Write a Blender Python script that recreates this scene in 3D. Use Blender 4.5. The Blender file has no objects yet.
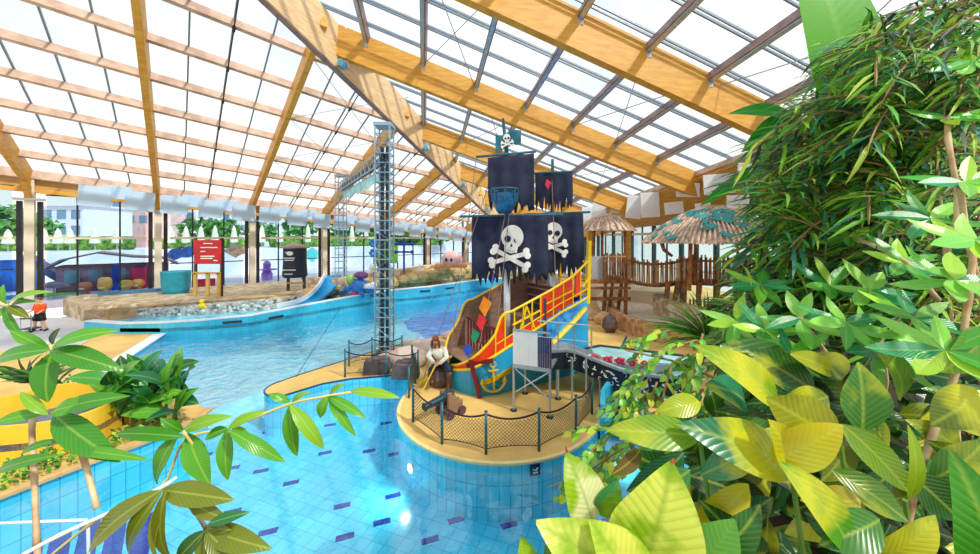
import bpy, bmesh, math, random
from mathutils import Vector as V, Matrix
from mathutils.geometry import tessellate_polygon
random.seed(7)
R = random.Random(11)
F = 350.0; HZ = 238.0; CX = 490.0; CH = 5.0
col = bpy.context.scene.collection
def P(px, py, Y): return V(((px-CX)/F*Y, Y, CH-(py-HZ)/F*Y))
def G(px, py, z=0.0):
    Y = (CH-z)*F/(py-HZ); return V(((px-CX)/F*Y, Y, z))
# ---------------------------------------------------------------- materials
MAT = {}
def srgb(c):
    return tuple((x/255/12.92 if x/255 <= .04045 else ((x/255+.055)/1.055)**2.4) for x in c)+(1,)
def mat(name, c, rough=.5, metal=0, var=.12, scale=3.0, bump=0.0, emis=None, estr=0, c2=None, stretch=(1,1,1), spec=.5, detail=4):
    if name in MAT: return MAT[name]
    m = bpy.data.materials.new(name); m.use_nodes = True; nt = m.node_tree; N = nt.nodes; L = nt.links
    b = N['Principled BSDF']; b.inputs['Roughness'].default_value = rough; b.inputs['Metallic'].default_value = metal
    b.inputs['Specular IOR Level'].default_value = spec
    c = srgb(c)
    tc = N.new('ShaderNodeTexCoord'); mp = N.new('ShaderNodeMapping'); mp.inputs['Scale'].default_value = stretch
    L.new(tc.outputs['Object'], mp.inputs['Vector'])
    nz = N.new('ShaderNodeTexNoise'); nz.inputs['Scale'].default_value = scale; nz.inputs['Detail'].default_value = detail
    L.new(mp.outputs[0], nz.inputs['Vector'])
    mx = N.new('ShaderNodeMix'); mx.data_type = 'RGBA'
    mx.inputs[6].default_value = tuple(min(1, x*(1+var)) for x in c[:3])+(1,)
    mx.inputs[7].default_value = srgb(c2) if c2 else tuple(x*(1-var) for x in c[:3])+(1,)
    rp = N.new('ShaderNodeMapRange'); rp.inputs['From Min'].default_value = .35; rp.inputs['From Max'].default_value = .65
    L.new(nz.outputs['Fac'], rp.inputs['Value']); L.new(rp.outputs[0], mx.inputs[0])
    L.new(mx.outputs[2], b.inputs['Base Color'])
    if bump:
        bp = N.new('ShaderNodeBump'); bp.inputs['Strength'].default_value = bump; bp.inputs['Distance'].default_value = .05
        L.new(nz.outputs['Fac'], bp.inputs['Height']); L.new(bp.outputs[0], b.inputs['Normal'])
    if emis:
        b.inputs['Emission Color'].default_value = srgb(emis); b.inputs['Emission Strength'].default_value = estr
    MAT[name] = m; return m
def tile_mat(name, c, grout, size=(.25,.12), rot=0, rough=.25, msize=.02, vertical=False, var=.08, offset=0.0):
    m = bpy.data.materials.new(name); m.use_nodes = True; nt = m.node_tree; N = nt.nodes; L = nt.links
    b = N['Principled BSDF']; b.inputs['Roughness'].default_value = rough
    if vertical:
        src = N.new('ShaderNodeUVMap').outputs[0]
    else:
        src = N.new('ShaderNodeTexCoord').outputs['Object']
    mp = N.new('ShaderNodeMapping'); mp.inputs['Rotation'].default_value = (0,0,rot); L.new(src, mp.inputs['Vector'])
    br = N.new('ShaderNodeTexBrick'); br.offset = offset; br.squash = 1
    c = srgb(c)
    br.inputs['Color1'].default_value = tuple(min(1,x*(1+var)) for x in c[:3])+(1,)
    br.inputs['Color2'].default_value = tuple(x*(1-var) for x in c[:3])+(1,)
    br.inputs['Mortar'].default_value = srgb(grout)
    br.inputs['Scale'].default_value = 1; br.inputs['Mortar Size'].default_value = msize
    br.inputs['Brick Width'].default_value = size[0]; br.inputs['Row Height'].default_value = size[1]
    L.new(mp.outputs[0], br.inputs['Vector']); L.new(br.outputs['Color'], b.inputs['Base Color'])
    MAT[name] = m; return m
def stone_mat(name, cols, scale=3.0, bump=.6):
    m = bpy.data.materials.new(name); m.use_nodes = True; nt = m.node_tree; N = nt.nodes; L = nt.links
    b = N['Principled BSDF']; b.inputs['Roughness'].default_value = .85
    tc = N.new('ShaderNodeTexCoord')
    vo = N.new('ShaderNodeTexVoronoi'); vo.inputs['Scale'].default_value = scale; L.new(tc.outputs['Object'], vo.inputs['Vector'])
    sp = N.new('ShaderNodeSeparateColor'); L.new(vo.outputs['Color'], sp.inputs[0])
    cr = N.new('ShaderNodeValToRGB'); e = cr.color_ramp.elements
    e[0].color = srgb(cols[0]); e[1].color = srgb(cols[-1])
    for i, cc in enumerate(cols[1:-1]):
        k = cr.color_ramp.elements.new((i+1)/(len(cols)-1)); k.color = srgb(cc)
    L.new(sp.outputs[0], cr.inputs[0]); L.new(cr.outputs[0], b.inputs['Base Color'])
    bp = N.new('ShaderNodeBump'); bp.invert = True; bp.inputs['Strength'].default_value = bump; bp.inputs['Distance'].default_value = .1
    L.new(vo.outputs['Distance'], bp.inputs['Height']); L.new(bp.outputs[0], b.inputs['Normal'])
    MAT[name] = m; return m
def glass_mat(name, tint, gloss=.08, haze=0.0, hazec=(255,255,255)):
    m = bpy.data.materials.new(name); m.use_nodes = True; nt = m.node_tree; N = nt.nodes; L = nt.links
    N.remove(N['Principled BSDF']); out = N['Material Output']
    t = N.new('ShaderNodeBsdfTransparent'); t.inputs[0].default_value = srgb(tint)
    g = N.new('ShaderNodeBsdfGlossy'); g.inputs['Roughness'].default_value = .03
    fr = N.new('ShaderNodeFresnel'); fr.inputs['IOR'].default_value = 1.2
    ml = N.new('ShaderNodeMath'); ml.operation = 'MULTIPLY'; ml.inputs[1].default_value = gloss*8; ml.use_clamp = True
    L.new(fr.outputs[0], ml.inputs[0])
    x = N.new('ShaderNodeMixShader'); L.new(ml.outputs[0], x.inputs[0]); L.new(t.outputs[0], x.inputs[1]); L.new(g.outputs[0], x.inputs[2])
    last = x
    if haze:
        d = N.new('ShaderNodeBsdfTranslucent'); d.inputs[0].default_value = srgb(hazec)
        y = N.new('ShaderNodeMixShader'); y.inputs[0].default_value = haze; L.new(x.outputs[0], y.inputs[1]); L.new(d.outputs[0], y.inputs[2]); last = y
    L.new(last.outputs[0], out.inputs['Surface'])
    MAT[name] = m; return m
def water_mat(name, tint, scale, bump, maxr=1.0, dist=.05, rough_=.06):
    m = bpy.data.materials.new(name); m.use_nodes = True; nt = m.node_tree; N = nt.nodes; L = nt.links
    N.remove(N['Principled BSDF']); out = N['Material Output']
    t = N.new('ShaderNodeBsdfTransparent'); t.inputs[0].default_value = srgb(tint)
    g = N.new('ShaderNodeBsdfGlossy'); g.inputs['Roughness'].default_value = rough_
    tc = N.new('ShaderNodeTexCoord'); nz = N.new('ShaderNodeTexNoise'); nz.inputs['Scale'].default_value = scale; nz.inputs['Detail'].default_value = 3; nz.inputs['Distortion'].default_value = .6
    L.new(tc.outputs['Object'], nz.inputs['Vector'])
    bp = N.new('ShaderNodeBump'); bp.inputs['Strength'].default_value = bump; bp.inputs['Distance'].default_value = dist
    L.new(nz.outputs['Fac'], bp.inputs['Height']); L.new(bp.outputs[0], g.inputs['Normal'])
    fr = N.new('ShaderNodeFresnel'); fr.inputs['IOR'].default_value = 1.33; L.new(bp.outputs[0], fr.inputs['Normal'])
    mr = N.new('ShaderNodeMath'); mr.operation = 'MULTIPLY'; mr.inputs[1].default_value = maxr; mr.use_clamp = True; L.new(fr.outputs[0], mr.inputs[0])
    x = N.new('ShaderNodeMixShader'); L.new(mr.outputs[0], x.inputs[0]); L.new(t.outputs[0], x.inputs[1]); L.new(g.outputs[0], x.inputs[2])
    L.new(x.outputs[0], out.inputs['Surface'])
    MAT[name] = m; return m
def leaf_mat(name, rough=.38, vein=.35, varieg=None, transl=.3, vscale=14, veinc=None, sidev=.3, lb=.14):
    m = bpy.data.materials.new(name); m.use_nodes = True; nt = m.node_tree; N = nt.nodes; L = nt.links
    b = N['Principled BSDF']; b.inputs['Roughness'].default_value = rough; out = N['Material Output']
    at = N.new('ShaderNodeAttribute'); at.attribute_name = 'tone'
    uv = N.new('ShaderNodeUVMap'); sx = N.new('ShaderNodeSeparateXYZ'); L.new(uv.outputs[0], sx.inputs[0])
    def math_(op, a, c=None, clamp=False):
        n = N.new('ShaderNodeMath'); n.operation = op; n.use_clamp = clamp
        if hasattr(a, 'links'): L.new(a, n.inputs[0])
        else: n.inputs[0].default_value = a
        if c is not None:
            if hasattr(c, 'links'): L.new(c, n.inputs[1])
            else: n.inputs[1].default_value = c
        return n.outputs[0]
    dx = math_('ABSOLUTE', math_('SUBTRACT', sx.outputs[0], .5))
    mid = math_('SUBTRACT', 1.0, math_('MULTIPLY', dx, 16.0), True)
    # side veins run obliquely from the midrib
    vv = math_('ADD', math_('MULTIPLY', sx.outputs[1], float(vscale)), math_('MULTIPLY', dx, -7.0))
    sv = math_('POWER', math_('ABSOLUTE', math_('SINE', math_('MULTIPLY', vv, math.pi))), .5)
    side = math_('MULTIPLY', math_('SUBTRACT', 1.0, sv, True), sidev)
    vn = math_('MAXIMUM', mid, side)
    fac = math_('MULTIPLY', vn, vein)
    base = at.outputs['Color']
    if varieg:
        tc = N.new('ShaderNodeTexCoord'); nz = N.new('ShaderNodeTexNoise'); nz.inputs['Scale'].default_value = varieg[1]; nz.inputs['Detail'].default_value = 5
        L.new(tc.outputs['Object'], nz.inputs['Vector'])
        mr = N.new('ShaderNodeMapRange'); mr.inputs['From Min'].default_value = .52; mr.inputs['From Max'].default_value = .64; L.new(nz.outputs['Fac'], mr.inputs['Value'])
        mv = N.new('ShaderNodeMix'); mv.data_type = 'RGBA'; L.new(mr.outputs[0], mv.inputs[0]); L.new(base, mv.inputs[6]); mv.inputs[7].default_value = srgb(varieg[0]); base = mv.outputs[2]
    mx = N.new('ShaderNodeMix'); mx.data_type = 'RGBA'; L.new(fac, mx.inputs[0]); L.new(base, mx.inputs[6]); mx.inputs[7].default_value = srgb(veinc or (190,215,90))
    L.new(mx.outputs[2], b.inputs['Base Color'])
    bp = N.new('ShaderNodeBump'); bp.inputs['Strength'].default_value = lb; bp.inputs['Distance'].default_value = .01; L.new(sv, bp.inputs['Height']); L.new(bp.outputs[0], b.inputs['Normal'])
    tr = N.new('ShaderNodeBsdfTranslucent'); L.new(mx.outputs[2], tr.inputs[0])
    ms = N.new('ShaderNodeMixShader'); ms.inputs[0].default_value = transl; L.new(b.outputs[0], ms.inputs[1]); L.new(tr.outputs[0], ms.inputs[2]); L.new(ms.outputs[0], out.inputs['Surface'])
    MAT[name] = m; return m
# ---------------------------------------------------------------- mesh builder
W = {}
def tag(o, label=None, cat=None, group=None, kind=None):
    if label: o['label'] = label
    if cat: o['category'] = cat
    if group: o['group'] = group
    if kind: o['kind'] = kind
    return o
def empty(name, loc, label=None, cat=None, group=None, kind=None):
    o = bpy.data.objects.new(name, None); col.objects.link(o); o.location = V(loc); o.empty_display_size = .2
    W[o.name] = V(loc); return tag(o, label, cat, group, kind)
class MB:
    def __init__(s): s.v = []; s.f = []; s.m = []; s.uv = []; s.tone = []; s.cm = 0; s.hasuv = False
    def add(s, vs, fs, uvs=None, tone=None):
        o = len(s.v); s.v += [tuple(v) for v in vs]
        s.f += [tuple(i+o for i in f) for f in fs]; s.m += [s.cm]*len(fs)
        s.uv += (uvs if uvs else [(v[0]+v[1]*.37, v[2]) for v in vs])
        s.tone += [tone if tone else (1,1,1,1)]*len(vs)
        if tone: s.hasuv = True
        return s
    def box(s, c, size, rz=0, ry=0, rx=0, taper=1.0):
        x, y, z = size[0]/2, size[1]/2, size[2]/2
        M = Matrix.Rotation(rz,3,'Z') @ Matrix.Rotation(ry,3,'Y') @ Matrix.Rotation(rx,3,'X'); c = V(c)
        vs = [c+M@V(p) for p in ((-x,-y,-z),(x,-y,-z),(x,y,-z),(-x,y,-z),(-x*taper,-y*taper,z),(x*taper,-y*taper,z),(x*taper,y*taper,z),(-x*taper,y*taper,z))]
        return s.add(vs, [(3,2,1,0),(4,5,6,7),(0,1,5,4),(1,2,6,5),(2,3,7,6),(3,0,4,7)])
    def bar(s, a, b, w, h, up=(0,0,1), drop=0):
        """rectangular bar from a to b; w sideways, h along up; drop=1 hangs it below the line."""
        a = V(a); b = V(b); d = (b-a).normalized(); up = V(up); sd = d.cross(up)
        if sd.length < 1e-4: sd = d.cross(V((0,1,0)))
        sd.normalize(); u = sd.cross(d).normalized(); t, l = (h/2, -h/2) if not drop else (0, -h)
        vs = []
        for p in (a, b):
            for x, y in ((-w/2,l),(w/2,l),(w/2,t),(-w/2,t)): vs.append(p+sd*x+u*y)
        uv = [(0,0),(0,.1),(0,.2),(0,.3)]+[((b-a).length,0),((b-a).length,.1),((b-a).length,.2),((b-a).length,.3)]
        return s.add(vs, [(0,1,2,3),(7,6,5,4),(0,4,5,1),(1,5,6,2),(2,6,7,3),(3,7,4,0)], uv)
    def tube(s, pts, r, n=8, caps=True):
        pts = [V(p) for p in pts]; rs = r if isinstance(r, (list, tuple)) else [r]*len(pts)
        vs = []; fs = []; prev = None
        for i, p in enumerate(pts):
            d = (pts[min(i+1, len(pts)-1)]-pts[max(i-1, 0)]).normalized()
            if prev is None:
                a = d.cross(V((0,0,1)));
                if a.length < 1e-3: a = d.cross(V((1,0,0)))
                a.normalize()
            else:
                a = prev-d*prev.dot(d); a.normalize()
            prev = a; b = d.cross(a)
            for k in range(n):
                t = 2*math.pi*k/n; vs.append(p+(a*math.cos(t)+b*math.sin(t))*rs[i])
        for i in range(len(pts)-1):
            for k in range(n):
                fs.append((i*n+k, i*n+(k+1)%n, (i+1)*n+(k+1)%n, (i+1)*n+k))
        if caps: fs.append(tuple(range(n-1,-1,-1))); fs.append(tuple((len(pts)-1)*n+k for k in range(n)))
        return s.add(vs, fs)
    def prism(s, poly, z0, z1, top=None):
        """poly list of (x,y); z0/z1 numbers"""
        n = len(poly); A = sum(poly[i][0]*poly[(i+1)%n][1]-poly[(i+1)%n][0]*poly[i][1] for i in range(n))
        if A < 0: poly = poly[::-1]
        vs = [(p[0],p[1],z0) for p in poly]+[(p[0],p[1],z1) for p in poly]
        tris = tessellate_polygon([[V((p[0],p[1],0)) for p in poly]])
        fs = []
        for t in tris:
            a, b, c = (V(poly[i]).to_3d() if False else V((poly[i][0],poly[i][1],0)) for i in t)
            if (b-a).cross(c-a).z < 0: t = t[::-1]
            fs.append(tuple(i+n for i in t)); fs.append(tuple(reversed(t)))
        s.add(vs, fs)
        run = 0
        for i in range(n):
            j = (i+1)%n; L = math.hypot(poly[j][0]-poly[i][0], poly[j][1]-poly[i][1])
            s.add([(poly[i][0],poly[i][1],z0),(poly[j][0],poly[j][1],z0),(poly[j][0],poly[j][1],z1),(poly[i][0],poly[i][1],z1)], [(0,1,2,3)], [(run,z0),(run+L,z0),(run+L,z1),(run,z1)]); run += L
        return s
    def wall(s, line, z0, z1, th, uvscale=1):
        """upright ribbon along a polyline of (x,y) with thickness th; z0,z1 numbers or lists"""
        n = len(line); z0 = z0 if isinstance(z0,list) else [z0]*n; z1 = z1 if isinstance(z1,list) else [z1]*n
        off = []
        for i in range(n):
            d = V(line[min(i+1,n-1)]).to_2d()-V(line[max(i-1,0)]).to_2d(); d.normalize(); off.append(V((-d.y,d.x))*th)
        run = 0
        for i in range(n-1):
            a = V(line[i]).to_2d(); b = V(line[i+1]).to_2d(); L = (b-a).length; c = b+off[i+1]; d = a+off[i]
            vs = [(a.x,a.y,z0[i]),(b.x,b.y,z0[i+1]),(c.x,c.y,z0[i+1]),(d.x,d.y,z0[i]),(a.x,a.y,z1[i]),(b.x,b.y,z1[i+1]),(c.x,c.y,z1[i+1]),(d.x,d.y,z1[i])]
            uv = [(run,z0[i]),(run+L,z0[i+1]),(run+L,z0[i+1]),(run,z0[i]),(run,z1[i]),(run+L,z1[i+1]),(run+L,z1[i+1]),(run,z1[i])]
            fs = [(3,2,1,0),(4,5,6,7),(0,1,5,4),(2,3,7,6)]
            if i == 0: fs.append((3,0,4,7))
            if i == n-2: fs.append((1,2,6,5))
            s.add(vs, fs, uv); run += L
        return s
    def lathe(s, prof, c, n=16, sx=1, sy=1):
        c = V(c); vs = []; fs = []
        for r, z in prof:
            for k in range(n):
                t = 2*math.pi*k/n; vs.append(c+V((r*math.cos(t)*sx, r*math.sin(t)*sy, z)))
        for i in range(len(prof)-1):
            for k in range(n): fs.append((i*n+k, i*n+(k+1)%n, (i+1)*n+(k+1)%n, (i+1)*n+k))
        fs.append(tuple(range(n-1,-1,-1))); fs.append(tuple((len(prof)-1)*n+k for k in range(n)))
        return s.add(vs, fs)
    def ball(s, c, r, n=12, rot=None, noise=0, seed=0):
        c = V(c); r = V(r) if not isinstance(r,(int,float)) else V((r,r,r)); vs = []; fs = []; m = n//2; rr = random.Random(seed)
        for i in range(1, m):
            a = math.pi*i/m
            for k in range(n):
                t = 2*math.pi*k/n; p = V((math.sin(a)*math.cos(t)*r.x, math.sin(a)*math.sin(t)*r.y, math.cos(a)*r.z))*(1+rr.uniform(-noise,noise))
                if rot: p = rot@p
                vs.append(c+p)
        t = V((0,0,r.z)); b = V((0,0,-r.z))
        if rot: t = rot@t; b = rot@b
        vs += [c+t, c+b]; T = len(vs)-2; B = T+1
        for i in range(m-2):
            for k in range(n): fs.append((i*n+k, (i+1)*n+k, (i+1)*n+(k+1)%n, i*n+(k+1)%n))
        for k in range(n): fs.append((T, k, (k+1)%n)); fs.append((B, (m-2)*n+(k+1)%n, (m-2)*n+k))
        return s.add(vs, fs)
    def build(s, name, mats, parent=None, smooth=False, label=None, cat=None, group=None, kind=None, bevel=0, solid=0, sub=0, keep=None):
        if not isinstance(mats, (list, tuple)): mats = [mats]
        if parent is not None: org = W[parent.name]
        elif keep is not None: org = V(keep)
        else:
            xs = [v[0] for v in s.v]; ys = [v[1] for v in s.v]; zs = [v[2] for v in s.v]
            org = V(((min(xs)+max(xs))/2, (min(ys)+max(ys))/2, min(zs)))
        me = bpy.data.meshes.new(name); me.from_pydata([(v[0]-org.x, v[1]-org.y, v[2]-org.z) for v in s.v], [], s.f)
        for m in mats: me.materials.append(MAT[m] if isinstance(m, str) else m)
        me.polygons.foreach_set('material_index', s.m)
        uvl = me.uv_layers.new(name='UVMap'); vi = [0]*len(me.loops); me.loops.foreach_get('vertex_index', vi)
        buf = []
        for i in vi: buf += s.uv[i]
        uvl.data.foreach_set('uv', buf)
        if s.hasuv:
            ca = me.color_attributes.new('tone', 'FLOAT_COLOR', 'POINT'); b = []
            for t in s.tone: b += t
            ca.data.foreach_set('color', b)
        if smooth: me.polygons.foreach_set('use_smooth', [True]*len(me.polygons))
        me.update()
        o = bpy.data.objects.new(name, me); col.objects.link(o)
        if parent is not None:
            o.parent = parent; W[o.name] = org
        else: o.location = org; W[o.name] = org
        if bevel:
            md = o.modifiers.new('bevel', 'BEVEL'); md.width = bevel; md.segments = 2; md.limit_method = 'ANGLE'
        if sub: md = o.modifiers.new('sub', 'SUBSURF'); md.levels = sub; md.render_levels = sub
        if solid: md = o.modifiers.new('solid', 'SOLIDIFY'); md.thickness = solid; md.offset = 0
        return tag(o, label, cat, group, kind)
    def tri_orient(s): return s
# ---------------------------------------------------------------- leaves
def jit(c, r, a=.12):
    k = 1+r.uniform(-a, a); return tuple(max(0, min(1, x*k*(1+r.uniform(-a*.5, a*.5)))) for x in srgb(c)[:3])+(1,)
def leaf(mb, base, tip, width, nrm, bend=.1, segs=6, fold=.25, shape=1.0, tone=(.1,.3,.05,1), wavy=0, r=R):
    base = V(base); tip = V(tip); d = tip-base; L = d.length
    if L < 1e-5: return
    d = d/L; nrm = V(nrm); nrm = nrm-d*nrm.dot(d)
    if nrm.length < 1e-3: nrm = d.cross(V((.3,.5,.8)))
    nrm.normalize(); sd = d.cross(nrm); vs = []; uv = []; fs = []; ph = r.uniform(0, 6)
    for i in range(segs+1):
        t = i/segs; c = base+d*(L*t)+nrm*(bend*L*4*t*(1-t))
        w = width/2*max(.02, math.sin(math.pi*min(1, max(0, t**shape)))**.8) if 0 < i < segs else width*.02
        wv = wavy*width*math.sin(t*9+ph)
        vs += [c-sd*w+nrm*(w*fold+wv), c, c+sd*w+nrm*(w*fold-wv)]
        uv += [(.5-.5*w/(width/2+1e-9) if 0<i<segs else .45, t), (.5, t), (.5+.5*w/(width/2+1e-9) if 0<i<segs else .55, t)]
    for i in range(segs):
        a = i*3; fs += [(a, a+1, a+4, a+3), (a+1, a+2, a+5, a+4)]
    mb.add(vs, fs, uv, tone)
# ---------------------------------------------------------------- camera, world, light
cam = bpy.data.cameras.new('camera'); camo = bpy.data.objects.new('camera', cam); col.objects.link(camo)
camo.location = (0,0,CH); camo.rotation_euler = (math.pi/2,0,0); cam.lens = F/980*36; cam.sensor_width = 36; cam.shift_y = -39/980; cam.clip_start = .05; cam.clip_end = 600
sc = bpy.context.scene; sc.camera = camo
sc.view_settings.view_transform = 'Standard'; sc.view_settings.look = 'None'; sc.view_settings.gamma = 1; sc.view_settings.use_curve_mapping = False; sc.view_settings.exposure = 0.16
sc.cycles.max_bounces = 8; sc.cycles.transparent_max_bounces = 24; sc.cycles.use_denoising = True; sc.cycles.caustics_reflective = False; sc.cycles.sample_clamp_indirect = 6
w = bpy.data.worlds.new('sky'); sc.world = w; w.use_nodes = True; nt = w.node_tree; N = nt.nodes; L = nt.links
bg = N['Background']; tc = N.new('ShaderNodeTexCoord'); nz = N.new('ShaderNodeTexNoise'); nz.inputs['Scale'].default_value = 3.5; nz.inputs['Detail'].default_value = 7
L.new(tc.outputs['Generated'], nz.inputs['Vector'])
cr = N.new('ShaderNodeValToRGB'); cr.color_ramp.elements[0].position = .38; cr.color_ramp.elements[0].color = (.62,.80,1,1); cr.color_ramp.elements[1].position = .58; cr.color_ramp.elements[1].color = (1,.985,.96,1)
L.new(nz.outputs['Fac'], cr.inputs[0])
sx = N.new('ShaderNodeSeparateXYZ'); L.new(tc.outputs['Generated'], sx.inputs[0])
mr = N.new('ShaderNodeMapRange'); mr.inputs['From Min'].default_value = .0; mr.inputs['From Max'].default_value = .55; L.new(sx.outputs[2], mr.inputs['Value'])
mx = N.new('ShaderNodeMix'); mx.data_type = 'RGBA'; L.new(mr.outputs[0], mx.inputs[0]); mx.inputs[6].default_value = (1,.93,.82,1); L.new(cr.outputs[0], mx.inputs[7])
L.new(mx.outputs[2], bg.inputs['Color']); bg.inputs['Strength'].default_value = 1.15
sun = bpy.data.lights.new('sun', 'SUN'); sun.energy = 3.2; sun.angle = math.radians(4); sun.color = (1,.94,.84)
so = bpy.data.objects.new('sun', sun); col.objects.link(so); so.rotation_euler = V((.75,-.55,.95)).to_track_quat('Z','Y').to_euler()
# ---------------------------------------------------------------- setting materials
tile_mat('pool_floor', (92,208,238), (60,176,218), (.3,.3), .35, .2, .009, offset=.0)
tile_mat('pool_glint_pale', (176,234,246), (140,210,232), (.3,.3), .35, .2, .009)  # tiles paled in colour to stand in for bright glints on the upper water
tile_mat('pool_deep', (0,126,232), (0,108,206), (.3,.3), .35, .2, .012)
tile_mat('pool_wall', (104,216,242), (60,172,212), (.25,.5), 0, .2, .010, vertical=True)
tile_mat('basin_wall', (70,200,232), (60,170,205), (.3,.3), 0, .2, .008, vertical=True)
mat('sand_deck', (228,186,106), .8, scale=1.2, var=.1)
mat('sand_rim', (240,215,150), .6, scale=4, var=.05)
mat('paving', (205,200,200), .8, scale=.7, var=.1)
mat('terrace', (225,215,225), .8, scale=.3, var=.08, c2=(200,190,205))
mat('beige_floor', (215,195,165), .8, scale=2, var=.1)
stone_mat('rock', [(190,150,95),(215,180,120),(232,212,172),(205,150,80),(240,230,210)], 1.6, .6)
stone_mat('pebble', [(150,150,150),(225,220,210),(110,105,100),(240,235,225)], 7)
stone_mat('flat_stone', [(190,160,120),(225,200,160),(170,140,105),(235,220,190)], 3.2, .4)
mat('glulam', (218,162,62), .55, scale=1.6, var=.06, c2=(206,142,42), stretch=(1,1,6), detail=8)
mat('glulam_lit', (236,206,160), .5, scale=1.6, var=.05, c2=(222,184,130), stretch=(1,1,6), detail=8)  # lighter copy of glulam, light on the hip beam put into its colour
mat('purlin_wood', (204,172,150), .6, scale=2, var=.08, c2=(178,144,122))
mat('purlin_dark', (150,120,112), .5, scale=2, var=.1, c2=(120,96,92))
mat('bar_grey', (120,135,150), .4, scale=3, var=.08)
mat('steel', (185,195,200), .35, .6, scale=5, var=.08)
mat('steel_dark', (58,66,72), .4, .4, scale=5)
mat('white', (240,240,238), .5, scale=3, var=.03)
mat('cream', (226,214,190), .6, scale=2, var=.05)
mat('black', (22,26,32), .5, scale=3)
mat('ply', (196,158,100), .6, scale=1.5, var=.1)
mat('baffle_blue', (186,214,240), .7, scale=1.5, var=.04)
mat('baffle_white', (236,238,240), .7, scale=1.5, var=.03)
glass_mat('roof_glass', (242,248,252), .05, .10)
glass_mat('pane', (226,240,245), .05)
water_mat('water_clear', (222,249,253), 2.2, .10, .15)
water_mat('water_glint', (232,250,254), 2.0, .8, .45, .12, .08)
# ---------------------------------------------------------------- ground, basin, decks
mb = MB(); mb.prism([(-34,-6),(22,-6),(22,40),(-34,40)], -1.5, -1.3)
# dark marker tiles sit in the basin floor
mb.cm = 1
for x, y in [(261,471),(291,483),(325,453),(342,506),(369,451),(395,454),(393,496),(382,522),(386,423),(269,432),(268,532),(509,525),(232,512),(232,468),(345,537),(205,455),(180,468),(560,540),(300,424),(330,425),(456,520),(430,540),(205,500),(610,520)]:
    p = G(x, y, -1.3); mb.box((p.x,p.y,-1.297), (.36,.15,.012), .35)
mb.cm = 2
deep = [G(*q,-1.3) for q in [(404,322),(408,330),(420,334),(428,342),(446,344),(470,350),(500,352),(575,332),(575,306),(480,303),(462,307),(444,308),(430,315),(416,316)]]
mb.prism([(p.x,p.y) for p in deep], -1.3, -1.28)
mb.cm = 3
mb.prism([(-14.6,12.7),(-17.6,18.4),(-13.3,19.3),(-10.7,23.2),(-8.3,26.8),(-4.8,28.0),(-3.6,24),(-5.2,17),(-6,13.5),(-7.6,12.4),(-11.5,10.5)], -1.3, -1.29)
mb.cm = 1
for k in range(5):
    a = G(22+k*27, 600, -1.3); b = G(38+k*27, 515, -1.3); mb.bar((a.x,a.y,-1.295),(b.x,b.y,-1.295), .3, .012)
mb.build('floor', ['pool_floor', mat('tile_navy', (0,44,150), .25, scale=4), 'pool_deep','pool_glint_pale'], kind='structure', keep=(0,0,-1.5))
def disc(cx, cy, r, a0, a1, n): return [(cx+r*math.cos(math.radians(a0+(a1-a0)*i/n)), cy+r*math.sin(math.radians(a0+(a1-a0)*i/n))) for i in range(n+1)]
IC = (.25, 10.7); IR = 2.95
def g2(*q): p = G(*q); return (p.x, p.y)
isl = disc(IC[0], IC[1], IR, 172, 352, 40)+[(3.6,11.2),(4.6,13.5),(7,18),(6,22),(1,21)]
tongue_back = [g2(455,333), g2(420,340), g2(375,351), g2(340,362), g2(302,374)]
tongue_end = disc(-6.75, 11.75, .7, 150, 285, 14)
tongue_front = [g2(322,384), g2(350,379), g2(400,375), g2(411,379)]
isl = isl+tongue_back+tongue_end+tongue_front
def deck(name, poly, z0, z1, top, side, rim=None, rimw=.14, kind='structure'):
    mb = MB(); mb.prism(poly, z0, z1-.02); mb.cm = 1
    mb2 = MB(); mb2.prism(poly, z1-.02, z1)
    o = mb.build(name, [side], kind=kind, keep=(0,0,z0))
    for p in o.data.polygons: p.material_index = 0
    t = mb2.build(name+'_surface', [top], parent=o)
    return o
D_ISL = deck('floor_island', isl, -1.3, 0, 'sand_deck', 'pool_wall')
def ribbon(name, pts, z, w, h, m, parent=None, **k):
    mb = MB()
    for a, b in zip(pts, pts[1:]): mb.bar((a[0],a[1],z),(b[0],b[1],z), w, h)
    return mb.build(name, m, parent=parent, **k)
ribbon('trim_1', [(x,y) for x,y in isl[:41]], .005, .1, .05, 'sand_rim', kind='structure')
ribbon('trim_2', tongue_front[::-1]+tongue_end[::-1]+tongue_back[::-1][:4], .005, .045, .04, mat('rim_navy',(30,60,110),.4), kind='structure')
# left bank with planter, its edge runs back to the far basin wall
left = [(-30,-3),(-11.2,3.2),g2(0,497),g2(60,474),g2(150,440),g2(196,421),g2(208,410),g2(186,398),g2(150,382),g2(94,376),g2(160,334),g2(90,327),(-30,19)]
D_L = deck('floor_left_bank', left, -1.3, 0, 'sand_deck', 'pool_wall')
ribbon('trim_3', [g2(94,376),g2(160,334)], .01, .5, .05, 'white', kind='structure')
ribbon('trim_4', [(-11.2,3.2),g2(0,497),g2(60,474),g2(150,440),g2(196,421),g2(208,410)], .02, .22, .06, mat('rim_tan',(214,170,110),.7), kind='structure')
mb = MB(); q = [g2(-40,350),g2(70,352),g2(105,330),g2(120,318),g2(-40,318)]; mb.prism(q, .0, .02); mb.build('floor_path', 'paving', kind='structure')
# right bank, hidden for the most part by the planting
deck('floor_right_bank', [(22,-3),(7.2,6.0),(4.9,8.5),(4.45,11.1),(4.75,13.4),(7.05,17.9),(6.05,21.9),(5.5,31),(8,40),(22,40)], -1.3, -.01, 'sand_deck', 'pool_wall')
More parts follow.
